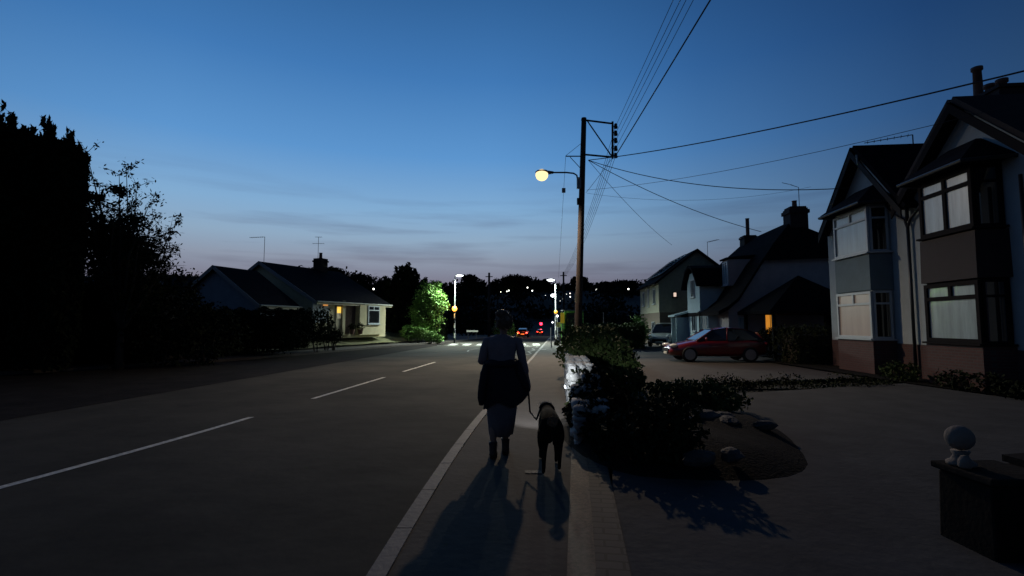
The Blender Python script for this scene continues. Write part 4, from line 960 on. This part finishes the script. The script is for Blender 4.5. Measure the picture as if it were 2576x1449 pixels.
# ================================================================ far woods and hill trees
r_ = np.random.default_rng(101); F = MB()
HILLV = [(-200, 700), (300, 700), (560, 690), (760, 676), (830, 672), (860, 681), (900, 690), (960, 700), (1000, 706), (1060, 712), (1110, 716), (1150, 712), (1165, 700), (1235, 708), (1262, 706), (1270, 700), (1332, 700), (1345, 708), (1372, 712), (1400, 716), (1440, 712), (1452, 710), (1470, 714), (1500, 716), (1525, 712), (1560, 708), (1600, 706), (1700, 712), (1900, 715), (2300, 715), (2700, 715)]
def hv(u): return float(np.interp(u, [p[0] for p in HILLV], [p[1] for p in HILLV]))
u = -150.
while u < 2700:
    v = hv(u)+r_.normal()*2.2; Y = 560+r_.normal()*12
    p = at(u, v, Y); gz = H(p.x, Y); top = p.z; rr = 6+5*r_.random()
    hgt = max(8, top-gz+6)
    F.leaves(ell_pts(150, (p.x, Y, top-rr*.75), (rr, rr, rr*.8), r_, .3, .2), 2.8, r_)
    F.leaves(ell_pts(110, (p.x, Y, top-hgt*.6), (rr*1.3, rr, hgt*.6), r_, .4, .2), 5, r_)
    F.leaves(ell_pts(90, (p.x+3, Y-14, top-hgt*.9), (rr*1.6, rr, hgt*.7), r_, .4, .2), 6, r_)
    u += 10+6*r_.random()
for i in range(170):
    Y = 300+240*r_.random(); x = (r_.random()*2-1)*Y*.9; rr = 5+5*r_.random(); z = H(x, Y)
    F.leaves(ell_pts(120, (x, Y, z+rr*.5), (rr*1.5, rr, rr*.8), r_, .4, .2), 3, r_)
tag(F.build('far_woodland', M['leaf4']), kind='stuff')

def hill_tree(u0, u1, vt, label, Y=500, seed=1):
    r_ = np.random.default_rng(seed); a, b = at(u0, vt, Y), at(u1, vt, Y); c = (a+b)/2; w = (b.x-a.x)/2; gz = H(c.x, Y)-1
    o = empty('hill_tree', (c.x, Y, gz), label=label, cat='tree', group='tall trees on the skyline'); h = a.z-gz
    MB().tube([(0, 0, 0), (0, 0, h*.6)], [.8, .3], 6).build('trunk', M['bark'], o)
    m = MB(); k = max(3, int(w/2.5))
    for i in range(k*2):
        x = (-1+2*(i % k+.5)/k)*w*.8; hh = h*(1-.16*abs(x/w)**2-.04*r_.random())
        m.leaves(ell_pts(260, (x, r_.normal()*2, hh-w*.32), (w*.34+1.4, w*.4, w*.33), r_, .3, .2), 1.7, r_)
        m.leaves(ell_pts(200, (x, r_.normal()*2, hh*.55), (w*.36+2, w*.4, hh*.42), r_, .3, .2), 3, r_)
    m.build('crown', M['leaf4'], o)
hill_tree(1164, 1199, 689, 'wide rounded tree on the skyline right of the left crossing lamp', seed=1)
hill_tree(1262, 1332, 691, 'broad flat topped trees on the skyline above the woman', seed=2)
hill_tree(1440, 1476, 694, 'rounded tree on the skyline at the foot of the leaning pole', seed=3)
hill_tree(1341, 1362, 704, 'small round tree on the skyline right of the flat topped ones', seed=4)
hill_tree(1368, 1376, 702, 'small pointed tree on the skyline left of the right crossing lamp', seed=5)
hill_tree(1506, 1540, 709, 'low wide tree on the skyline right of the leaning pole', seed=6)
hill_tree(1552, 1592, 705, 'low wide tree on the skyline next to the solar roofed house', seed=7)
hill_tree(805, 862, 671, 'rounded tree crown on the skyline behind the bungalow chimney', seed=8)
# mid-distance dark mass either side of the road
F = MB(); r_ = np.random.default_rng(111)
for i in range(150):
    Y = 100+190*r_.random(); s = 1 if i % 2 else -1
    x = (Xc(Y)+s*(9+abs(r_.normal())*30+6*r_.random()))
    if s < 0 and Y < 130: x -= 6
    r = 3+3*r_.random(); z = base(Y); hh = min(r*1.1, 4.6)
    F.leaves(ell_pts(240, (x, Y, z+hh*.6), (r*1.5, r, hh), r_, .4, .2), .9, r_)
tag(F.build('roadside_thicket', M['leaf4']), kind='stuff')
# ================================================================ street furniture
p = at(1188, 833, 50)
o = empty('street_nameplate', (p.x, 50, -.05), label='low pale street nameplate on two short legs left of the woman', cat='sign')
MB().box((0, 0, p.z+.05), (1.15, .03, .17)).build('plate', mat('white_sign', (.22, .22, .2), .5), o)
for s in (-1, 1): MB().box((s*.4, .03, (p.z+.05)/2-.02), (.05, .05, p.z)).build('leg', M['black'], o)
# bus shelter with green frame
a, b = at(1418, 782, 38), at(1466, 782, 38)
sx, sw = a.x, b.x-a.x; hz = a.z
o = empty('bus_shelter', (sx, 38, -.05), label='green framed shelter behind the shrubs by the leaning pole', cat='shelter')
gr_ = mat('green_frame', (.2, .6, .1), .5)
m = MB(); m.tube([(.0, 0, 0), (.02, 0, hz-.25), (.12, 0, hz-.05), (.3, 0, hz), (sw, 0, hz)], .11, 8); m.build('frame', gr_, o, smooth=True)
m = MB(); m.tube([(0, 1.6, 0), (0, 1.6, hz)], .05, 6); m.tube([(sw, 1.6, 0), (sw, 1.6, hz)], .05, 6); m.tube([(sw, 0, 0), (sw, 0, hz)], .05, 6); m.build('post', gr_, o)
m = MB(); m.bb((-.05, -.1, hz+.06), (sw+.1, 1.75, hz+.13)); m.build('roof', M['steel'], o)
m = MB(); m.bb((.1, .02, .3), (sw-.08, .04, hz-.12)); m.build('panel', mat('dark_green_panel', (.015, .035, .01), .25, .4, 2, coat=.6), o)
m = MB(); m.box((sw*.62, -.03, .95), (.16, .05, .75)); m.build('poster', mat('green_poster', (.16, .22, .08), .6, .4, 4), o)
p = at(1415, 800, 37.6)
o = empty('notice_sign', (p.x, 37.6, -.05), label='upright yellow notice on a post at the left edge of the green shelter', cat='sign')
MB().tube([(0, .05, 0), (0, .05, p.z+.3)], .03, 6).build('post', M['steel'], o)
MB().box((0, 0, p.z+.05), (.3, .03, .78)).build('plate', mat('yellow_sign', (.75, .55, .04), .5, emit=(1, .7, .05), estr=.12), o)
p = at(1406, 817, 38.2)
o = empty('notice_sign', (p.x, 38.2, -.05), label='small cream square notice below the yellow one', cat='sign')
MB().tube([(0, .05, 0), (0, .05, p.z+.15)], .025, 6).build('post', M['steel'], o)
MB().box((0, 0, p.z+.05), (.34, .03, .36)).build('plate', mat('cream_sign', (.7, .68, .4), .5), o)
for i, (u, v, c_, s) in enumerate(((1402, 795, (.95, .95, 1), .1), (1390, 811, (.9, .95, 1), .1))):
    y_ = 46 if i < 1 else 60; p = at(u, v, y_)
    o = empty('lamp_bollard', (p.x, y_, base(y_)-.1), label=['small white lamp just below the right amber globe', 'small white lamp low left of the right crossing column'][i], cat='lamp', group='small lamps around the right end of the crossing')
    MB().tube([(0, .06, 0), (0, .06, p.z-base(y_)+.1)], .03, 6).build('post', M['steel'], o)
    MB().ball((0, 0, p.z-base(y_)+.1), s, 10, 6).build('lens', emis('lamp_%d' % i, c_, 4), o, smooth=True)
p = at(1518, 775, 33.2)
MB_ = MB().tube([(0, 0, -.05), (0, 0, at(1518, 786, 33.2).z)], .03, 6)
ob = MB_.build('marker_post', M['steel']); ob.location = (p.x, 33.2, 0); tag(ob, 'thin pale post sticking up out of the lit hedge', 'post')
# guard rail / bollard near the kerb at the crossing
p = gr(1388, 875)
for i, (u, y_) in enumerate(((1386.5, 36.0),)):
    q = at(u, 850, y_); m = MB(); m.tube([(0, 0, -.05), (0, 0, 1.35)], .05, 8); ob = m.build('bollard', mat('beacon_white', (.75, .76, .72), .5)); ob.location = (q.x, y_, 0); tag(ob, 'thin pale post at the pavement edge by the crossing', 'bollard')
# inspection covers
m = MB(); m.bb((.14, 5.46, .002), (.32, 5.56, .008)); tag(m.build('inspection_cover', mat('cover_iron', (.09, .08, .075), .8, .3, 9, .6), loc=(.23, 5.52, 0)), 'small metal cover in the pavement between the woman and the dog', 'cover')
m = MB(); q = gr(1363, 880); m.bb((q.x-.25, q.y-.4, .004), (q.x+.25, q.y+.2, .012)); tag(m.build('inspection_cover', M['kerb'], loc=(q.x, q.y, 0)), 'pale cover in the pavement ahead of the woman near the shrubs', 'cover')
# ================================================================ gate pier with ball finial and wall, right foreground
o = empty('gate_pier', (3.48, 3.68, 0), label='dark stone gate pier topped by a pale stone ball at the lower right', cat='gate pier')
MB().box((.0, .0, .24), (.46, .46, .52), taper=.95).build('pier', mat('dark_stone', (.016, .013, .011), .95, .35, 5, .25, spec=.1), o, bevel=.02)
MB().box((.0, 0, .53), (.5, .5, .05)).build('cap', mat('dark_stone2', (.022, .018, .015), .95, .3, 5, .4, spec=.1), o, bevel=.012)
MB().lathe([(.09, .56), (.09, .58), (.06, .6), (.045, .63), (.06, .66)], (-.14, .1, 0), 20).ball((-.14, .1, .755), .09, 24, 16).build('ball_finial', mat('finial_stone', (.2, .16, .13), .85, .25, 6, .4), o, smooth=True)
MB().lathe([(.03, .56), (.045, .58), (.04, .62), (.02, .65)], (-.2, .0, 0), 12).build('broken_stub', MATS['finial_stone'], o, smooth=True)
o = empty('boundary_wall', (5, 3.3, 0), label='dark broad low boundary wall running right from the gate pier', cat='wall')
m = MB(); m.add([(-1.23, -1.1, -.05), (-1.23, .58, -.05), (5, 1.6, -.05), (5, -2.2, -.05), (-1.23, -1.1, .54), (-1.23, .58, .54), (5, 1.6, .60), (5, -2.2, .60)], [(0, 1, 2, 3), (4, 7, 6, 5), (0, 4, 5, 1), (1, 5, 6, 2), (2, 6, 7, 3), (3, 7, 4, 0)]); m.build('stonework', MATS['dark_stone'], o)
m = MB(); m.add([(x, y+(.04 if i in (1, 2) else -.04), z+(.543 if x < 0 else .603)) for z in (0, .05) for i, (x, y) in enumerate(((-1.2, .2), (-1.2, .6), (5, 1.64), (5, 1.0)))], [(0, 1, 2, 3), (4, 7, 6, 5), (0, 4, 5, 1), (1, 5, 6, 2), (2, 6, 7, 3), (3, 7, 4, 0)]); m.build('coping', MATS['dark_stone2'], o)
# ================================================================ overhead wires
def wire(pts, sag, r, label, n=16):
    P = []
    for a, b in zip(pts[:-1], pts[1:]): P += wavy(a, b, sag, n)[(1 if P else 0):]
    c0 = Vector(P[0]); m = MB(); m.tube(P, r, 5, False)
    ob = m.build('overhead_wire', M['cable'], smooth=True, loc=tuple(c0)); tag(ob, label, 'wire', 'overhead wires from the telegraph pole')
py = POLE_Y-.15
def beyond(s_uv, e_uv, y_e, y_x):
    a = at(*s_uv, py); b = at(*e_uv, y_e); k = (y_x-a.y)/(b.y-a.y); return a, a.lerp(b, k)
tops = [((1549, 317), 1690, 'leftmost thin wire'), ((1549, 335), 1708, 'second thin wire from the left'), ((1549, 353), 1722, 'third thin wire from the left'), ((1549, 373), 1740, 'rightmost thin wire')]
for s_, u, lb in tops:
    a, b = beyond(s_, (u, 0), 13, -12); wire([a, b], .1, .009, lb+' of the bundle rising to the top edge')
a, b = beyond((1549, 391), (1782, 0), 13, -12); wire([a, b], .1, .024, 'thick black cable rising overhead to the top of the photo')
end = at(1424, 700, 66)
for i, (v, dx) in enumerate(((317, 0), (335, 1), (353, 2), (373, 3), (391, 4))):
    wire([at(1549, v, py), Vector((FP2.x+.1*dx-.2, 66, FP2.z-.45))], 1.0, .011, 'thin wire running from the %s insulator down to the far pole' % ['top', 'second', 'third', 'fourth', 'lowest'][i])
s0 = at(1480, 403, py)
wire([s0, at(2576, 148, 9.5)+(at(2576, 148, 9.5)-s0)*.3], .35, .02, 'thick service cable crossing the sky to the upper right edge')
wire([at(1476, 478, py), at(2576, 215, 10)+(at(2576, 215, 10)-at(1476, 478, py))*.3], .5, .008, 'faint thin cable crossing the sky below the thick service cable')
wire([s0, at(2135, 473, 17.6)], .55, .017, 'service cable sagging level to the pale bay house')
wire([s0, at(1915, 583, 27.5)], .35, .017, 'service cable sloping down to the cottage roof')
wire([s0, at(1690, 616, 42)], .3, .012, 'service cable sloping steeply towards the solar roofed house')
wire([at(1476, 486, py), at(2040, 470, 24)], .5, .006, 'faint thin line passing level right of the pole below the others')
wire([at(1549, 385, py), at(1474, 485, py+.3)], .03, .01, 'short stay wire from the frame corner back to the pole')
wire([at(1423, 393, py), at(1405, 700, 48), ], .0, .009, 'thin cable dropping left of the pole towards the crossing lamp')
q = at(1418, 479, 26.6)
ob = MB().box((0, 0, 0), (.2, .1, .26)).build('junction_box', M['steel'], bevel=.01); ob.location = at(1418, 479, 27.5); tag(ob, 'small junction box hanging on the thin cable left of the pole', 'junction box')
# ================================================================ people and animals
def skin(mb, J, E, root, sub=2):
    bm = bmesh.new(); ly = bm.verts.layers.skin.verify(); V = {}
    for k, (co, r) in J.items():
        v = bm.verts.new(co); r = r if hasattr(r, '__len__') else (r, r); v[ly].radius = r; v[ly].use_root = (k == root); V[k] = v
    for a, b in E: bm.edges.new((V[a], V[b]))
    me = bpy.data.meshes.new('tmp'); bm.to_mesh(me); bm.free(); ob = bpy.data.objects.new('tmp', me); COL.objects.link(ob)
    s = ob.modifiers.new('s', 'SKIN'); s.use_smooth_shade = True; s.branch_smoothing = .4
    q = ob.modifiers.new('q', 'SUBSURF'); q.levels = sub; q.render_levels = sub
    dg = bpy.context.evaluated_depsgraph_get(); ev = ob.evaluated_get(dg); m2 = ev.to_mesh()
    mb.add([tuple(v.co) for v in m2.vertices], [tuple(p.vertices) for p in m2.polygons]); ev.to_mesh_clear()
    bpy.data.objects.remove(ob); bpy.data.meshes.remove(me)
skinm = mat('skin', (.30, .18, .13), .55, .08, 6)
PX, PY = -.11, 6.18
o = empty('person', (PX, PY, 0), label='woman walking away in mauve top and grey skirt, dark jacket tied round her waist', cat='person')
# body, local: x right, y away, z up.  feet: left foot trailing
J = dict(pel=((-.02, 0, .93), (.145, .1)), abd=((-.02, .01, 1.08), (.125, .09)), che=((-.02, .01, 1.27), (.15, .1)), shc=((-.01, 0, 1.40), (.11, .075)), nk=((.0, .01, 1.475), .05), nk2=((.005, .02, 1.53), .05),
         hd=((.01, .02, 1.595), (.075, .085)), hd2=((.01, .015, 1.66), (.075, .09)), hd3=((.01, .02, 1.70), .05), ns=((.01, .115, 1.605), .012),
         el=((-.07, .0, 1.61), .012), er=((.09, 0, 1.61), .012),
         sl=((-.175, 0, 1.40), .055), ul=((-.235, -.02, 1.26), .043), ll=((-.262, -.03, 1.165), .038), fl=((-.2, .14, 1.17), .032), wl=((-.13, .26, 1.2), .023), pl=((-.1, .32, 1.215), (.034, .018)),
         sr=((.165, 0, 1.40), .055), ur=((.215, .0, 1.24), .042), lr=((.25, .0, 1.11), .036), fr=((.285, .05, .99), .031), wr=((.315, .09, .875), .023), pr=((.325, .1, .80), (.018, .034)),
         hl=((-.11, 0, .86), .085), kl=((-.11, -.03, .5), .055), cl=((-.115, -.09, .33), .05), al=((-.115, -.12, .11), .034), tl=((-.115, -.03, .035), .03), t2=((-.115, .05, .02), .02),
         hr=((.06, 0, .86), .085), kr=((.05, .06, .5), .055), cr=((.035, .06, .33), .05), ar=((.03, .07, .1), .034), tr=((.03, .16, .035), .03), t3=((.03, .24, .02), .02))
E = [('pel', 'abd'), ('abd', 'che'), ('che', 'shc'), ('shc', 'nk'), ('nk', 'nk2'), ('nk2', 'hd'), ('hd', 'hd2'), ('hd2', 'hd3'), ('hd', 'ns'), ('hd', 'el'), ('hd', 'er'),
     ('shc', 'sl'), ('sl', 'ul'), ('ul', 'll'), ('ll', 'fl'), ('fl', 'wl'), ('wl', 'pl'), ('shc', 'sr'), ('sr', 'ur'), ('ur', 'lr'), ('lr', 'fr'), ('fr', 'wr'), ('wr', 'pr'),
     ('pel', 'hl'), ('hl', 'kl'), ('kl', 'cl'), ('cl', 'al'), ('al', 'tl'), ('tl', 't2'), ('pel', 'hr'), ('hr', 'kr'), ('kr', 'cr'), ('cr', 'ar'), ('ar', 'tr'), ('tr', 't3')]
B = MB(); skin(B, J, E, 'pel')
def hand(mb, palm, d, side, nrm_, curl):
    """four fingers + thumb; d pointing direction, side = across the palm towards the thumb, nrm_ = palm side"""
    palm, d, side, nrm_ = Vector(palm), Vector(d).normalized(), Vector(side).normalized(), Vector(nrm_).normalized()
    for i, ln in enumerate((.066, .074, .07, .055)):
        b = palm+side*(.026-.018*i)+d*.02; P = {0: (b, .0088)}; dd = d.copy(); q = b
        for k, f in enumerate((.45, .32, .23)):
            dd = (dd+nrm_*curl*(.75+.1*i)).normalized(); q = q+dd*ln*f*1.15; P[k+1] = (q, .0085-.0008*k)
        skin(mb, P, [(0, 1), (1, 2), (2, 3)], 0, 1)
    b = palm+side*.022-d*.015; P = {0: (b, .011), 1: (b+side*.025+d*.015+nrm_*.01, .0105), 2: (b+side*.03+d*.04+nrm_*.025, .0095), 3: (b+side*.022+d*.056+nrm_*.035, .008)}
    skin(mb, P, [(0, 1), (1, 2), (2, 3)], 0, 1)
hand(B, (.327, .10, .79), (0, .1, -1), (0, 1, .1), (-1, 0, 0), .75)
hand(B, (-.09, .335, 1.22), (.6, .8, .05), (0, 0, 1), (.8, -.6, 0), .5)
B.build('body', skinm, o, smooth=True)
def ringo(cx, cy, z, rx, ry, n=28, w=0, ph=0, p=2.3, dz=None):
    out = []
    for k in range(n):
        t = 2*math.pi*k/n; c, s = math.cos(t), math.sin(t)
        e = (abs(c)**p+abs(s)**p)**(-1/p)
        q = 1+w*math.sin(t*7+ph)+w*.6*math.sin(t*11+ph*2)
        out.append((cx+rx*c*e*q, cy+ry*s*e*q, z+(dz(t) if dz else 0)))
    return out
# top (sleeved, loose)
m = MB(); m.loft([ringo(-.02, .0, z, rx, ry, w=w, ph=z*9, p=2.2) for z, rx, ry, w in ((1.06, .175, .125, .03), (1.14, .165, .12, .02), (1.24, .175, .125, .015), (1.33, .195, .125, .01), (1.39, .195, .11, .006), (1.425, .165, .09, .004), (1.45, .11, .075, 0), (1.475, .07, .065, 0))], caps=False)
def sleeve(mb, pts, rs): mb.tube(pts, rs, 14, False)
sleeve(m, [(-.13, 0, 1.395), (-.19, 0, 1.385), (-.225, -.01, 1.3), (-.245, -.02, 1.2), (-.255, .0, 1.155), (-.22, .09, 1.15), (-.19, .16, 1.165)], [.06, .066, .06, .056, .06, .05, .044])
sleeve(m, [(.13, 0, 1.395), (.18, 0, 1.385), (.21, 0, 1.3), (.235, 0, 1.18), (.255, .01, 1.09), (.28, .045, 1.0)], [.06, .064, .056, .052, .05, .044])
m.build('top', mat('mauve_top', (.24, .185, .19), .9, .12, 8, .3), o, smooth=True)
# skirt
m = MB(); m.loft([ringo(cx, cy, z, rx, ry, w=w, ph=.6+z*1.2, p=2) for z, cx, cy, rx, ry, w in ((.98, -.02, 0, .165, .13, .01), (.8, -.02, 0, .19, .16, .02), (.6, -.02, .0, .185, .17, .035), (.42, -.025, .0, .165, .17, .05), (.26, -.03, -.0, .14, .165, .06), (.255, -.03, 0, .125, .15, .06))], caps=False)
m.build('skirt', mat('grey_skirt', (.15, .13, .135), .95, .15, 5, .3), o, smooth=True)
# jacket tied round the waist, hanging open behind with a sleeve each side
m = MB(); rr = []
for i, (z, cx, rx, ry, w) in enumerate(((1.165, -.02, .185, .14, .02), (1.15, -.02, .205, .16, .04), (1.10, -.02, .195, .15, .03), (1.0, .0, .215, .18, .04), (.9, .025, .25, .2, .05), (.8, .045, .275, .21, .06), (.72, .04, .265, .21, .07), (.66, .005, .235, .19, .08))):
    rr.append(ringo(cx, -.015, z, rx, ry, 40, w=w, ph=i*.5, p=2.1, dz=lambda t, z=z: (.05*math.sin(3*t+1)-.05*math.cos(t+2.4)) if z < .85 else .01*math.sin(5*t)))
m.loft(rr, caps=False)
m.tube([(-.19, -.08, 1.13), (-.225, -.12, 1.0), (-.25, -.13, .85), (-.262, -.12, .72), (-.258, -.11, .63)], [.045, .05, .048, .046, .03], 12)
m.tube([(.18, -.1, 1.12), (.22, -.13, 1.0), (.265, -.12, .88), (.30, -.06, .80)], [.04, .05, .055, .04], 12)
m.tube([(-.2, -.1, 1.135), (-.08, -.17, 1.12), (.06, -.17, 1.125), (.18, -.1, 1.135)], [.035, .04, .04, .035], 10)
m.build('jacket', mat('black_jacket', (.008, .009, .016), .85, .3, 6, .4), o, smooth=True)
for s, (fx, fy, fz) in enumerate(((-.115, -.06, 0), (.03, .13, 0))):
    m = MB(); m.loft([ringo(fx, fy-.06, z+fz, rx, ry, 16, p=2) for z, rx, ry in ((.2, .048, .052), (.18, .052, .055), (.12, .046, .054), (.07, .044, .08), (.04, .045, .085))])
    m.loft([ringo(fx, fy+.03, z+fz, rx, ry, 16, p=2.4) for z, rx, ry in ((.0, .046, .13), (.03, .05, .135), (.07, .045, .11), (.095, .03, .05))]); m.build('boot', mat('boot_leather', (.035, .02, .015), .6, .3, 6), o, smooth=True)
# curly pinned up hair
r_ = np.random.default_rng(7); m = MB()
m.ball((.012, -.01, 1.645), (.098, .108, .115), 20, 14); m.ball((-.02, -.045, 1.715), (.062, .058, .05), 14, 10)
for i in range(230):
    d = Vector(r_.normal(size=3)); d.y = d.y*.8-.25; d.normalize()
    b = Vector((.012+d.x*.095, -.01+d.y*.102, 1.645+d.z*.112)) if i % 3 else Vector((-.02+d.x*.06, -.045+d.y*.055, 1.715+abs(d.z)*.05))
    if b.y > .06 and b.z < 1.66: continue
    if b.z < 1.56 and abs(b.x) < .05: continue
    r = .010+.012*r_.random(); e = d.cross(Vector((r_.normal(), r_.normal(), r_.normal()))).normalized(); f = d.cross(e)
    m.tube([b+e*r*math.cos(t)+f*r*math.sin(t)+d*(.004+t*.0028) for t in np.linspace(0, 5, 7)], [.006, .006, .006, .005, .004, .003, .002], 4, False)
for q in ([(-.08, -.02, 1.62), (-.1, -.01, 1.58), (-.115, -.02, 1.545), (-.125, -.01, 1.52)], [(-.075, .03, 1.6), (-.09, .03, 1.56), (-.1, .02, 1.53)], [(.1, 0, 1.62), (.112, .0, 1.58), (.105, .01, 1.545)]):
    m.tube(q, [.008, .007, .006, .003][:len(q)], 5)
m.build('hair', mat('brown_hair', (.13, .08, .045), .5, .4, 20, spec=.7), o, smooth=True)
# small torch in her left hand throwing a pool of light ahead
T0 = Vector((PX-.05, PY+.40, 1.24)); tgt = Vector((.85, 9.1, .15))
ob = MB().tube([(0, 0, 0), tuple((tgt-T0).normalized()*.11)], [.012, .015], 10).build('torch', M['black']); ob.location = T0-(tgt-T0).normalized()*.05
tag(ob, 'small dark torch in the woman\'s left hand shining ahead', 'torch')
lamp('torch_light', T0+(tgt-T0).normalized()*.09, 330, (.84, .9, .97), .03, spot=50, aim=tgt, blend=.5)
# ---------------------------------------------------------------- dog, seen from behind
DX, DY = .425, 5.42
o = empty('dog', (DX, DY, 0), label='black and tan dog on a lead seen from behind walking beside the woman', cat='dog')
J = dict(rump=((0, 0, .53), (.115, .11)), loin=((0, .16, .55), (.11, .1)), back=((0, .34, .55), (.115, .12)), che=((0, .52, .53), (.125, .145)), wth=((0, .62, .54), (.1, .09)), nk=((.0, .74, .57), .08), hd=((.0, .84, .555), (.08, .065)), mz=((0, .95, .52), (.045, .035)), ms=((0, 1.03, .505), .026),
         e1=((-.06, .82, .60), .022), e2=((-.085, .83, .55), .016), e3=((.06, .82, .60), .022), e4=((.085, .83, .55), .016),
         t1=((0, -.09, .52), .03), t2=((.01, -.14, .44), .024), t3=((.015, -.13, .34), .016),
         h1=((-.085, .0, .43), (.075, .09)), h2=((-.09, .08, .29), (.045, .06)), h3=((-.088, -.06, .18), (.021, .026)), h4=((-.09, -.04, .05), .019), h5=((-.09, .02, .022), (.024, .018)),
         g1=((.085, .03, .43), (.075, .09)), g2=((.09, .16, .30), (.045, .06)), g3=((.088, .05, .18), (.021, .026)), g4=((.09, .11, .05), .019), g5=((.09, .17, .022), (.024, .018)),
         f1=((-.08, .56, .38), .05), f2=((-.085, .58, .24), .03), f3=((-.085, .62, .12), .02), f4=((-.085, .62, .03), .02), f5=((-.085, .67, .02), (.022, .016)),
         k1=((.08, .54, .38), .05), k2=((.085, .5, .24), .03), k3=((.085, .48, .12), .02), k4=((.085, .45, .03), .02), k5=((.085, .5, .02), (.022, .016)))
E = [('rump', 'loin'), ('loin', 'back'), ('back', 'che'), ('che', 'wth'), ('wth', 'nk'), ('nk', 'hd'), ('hd', 'mz'), ('mz', 'ms'), ('hd', 'e1'), ('e1', 'e2'), ('hd', 'e3'), ('e3', 'e4'), ('rump', 't1'), ('t1', 't2'), ('t2', 't3'),
     ('rump', 'h1'), ('h1', 'h2'), ('h2', 'h3'), ('h3', 'h4'), ('h4', 'h5'), ('rump', 'g1'), ('g1', 'g2'), ('g2', 'g3'), ('g3', 'g4'), ('g4', 'g5'), ('che', 'f1'), ('f1', 'f2'), ('f2', 'f3'), ('f3', 'f4'), ('f4', 'f5'), ('che', 'k1'), ('k1', 'k2'), ('k2', 'k3'), ('k3', 'k4'), ('k4', 'k5')]
B = MB(); skin(B, J, E, 'rump'); B.build('body', mat('black_fur', (.008, .007, .006), .95, .4, 14, .5, spec=.1), o, smooth=True)
r_ = np.random.default_rng(8)
m = MB(); P = np.array([(.055*math.sqrt(r_.random())*math.cos(a), 0, .055*math.sqrt(r_.random())*math.sin(a)) for a in r_.random(500)*6.28]); P[:, 1] = -.115+P[:, 0]**2*6+(P[:, 2])**2*4; P[:, 2] += .575
m.leaves(P, .03, r_, up=-.3, aspect=.25); m.build('rump_fur', mat('tan_fur', (.30, .2, .12), .8, .3, 20), o)
m = MB(); P = np.array([(.05*r_.normal()*.6, .82+.03*r_.normal(), .615+.012*r_.normal()) for _ in range(350)]); m.leaves(P, .03, r_, aspect=.25); m.build('head_fur', mat('pale_fur', (.5, .46, .4), .8, .3, 20), o)
Rr = Matrix.Rotation(rad(55), 3, 'X')
m = MB(); m.lathe([(.092, -.012), (.096, 0), (.092, .012), (.086, .0)], (0, .70, .565), 20, R=Rr); m.build('collar', M['black'], o, smooth=True)
# lead from hand to collar
hp = Vector((PX+.315, PY+.11, .755)); cpnt = Vector((DX-.085, DY+.68, .58))
pts = [hp+Vector((0, -.01, .06)), hp, hp+Vector((.01, .0, -.12)), hp+Vector((.02, .03, -.25)), Vector((DX-.135, DY+.58, .47)), Vector((DX-.115, DY+.63, .50)), cpnt]
m = MB(); m.tube(pts, .011, 8); lo_ = hp; m.lathe([(.03, -.008), (.036, 0), (.03, .008)], hp+Vector((0, 0, .01)), 12, R=Matrix.Rotation(rad(90), 3, 'Y'))
tag(m.build('dog_lead', mat('lead_webbing', (.012, .012, .018), .7), smooth=True, loc=tuple(hp)), 'dark slack lead hanging from the woman\'s right hand to the dog\'s collar', 'lead')
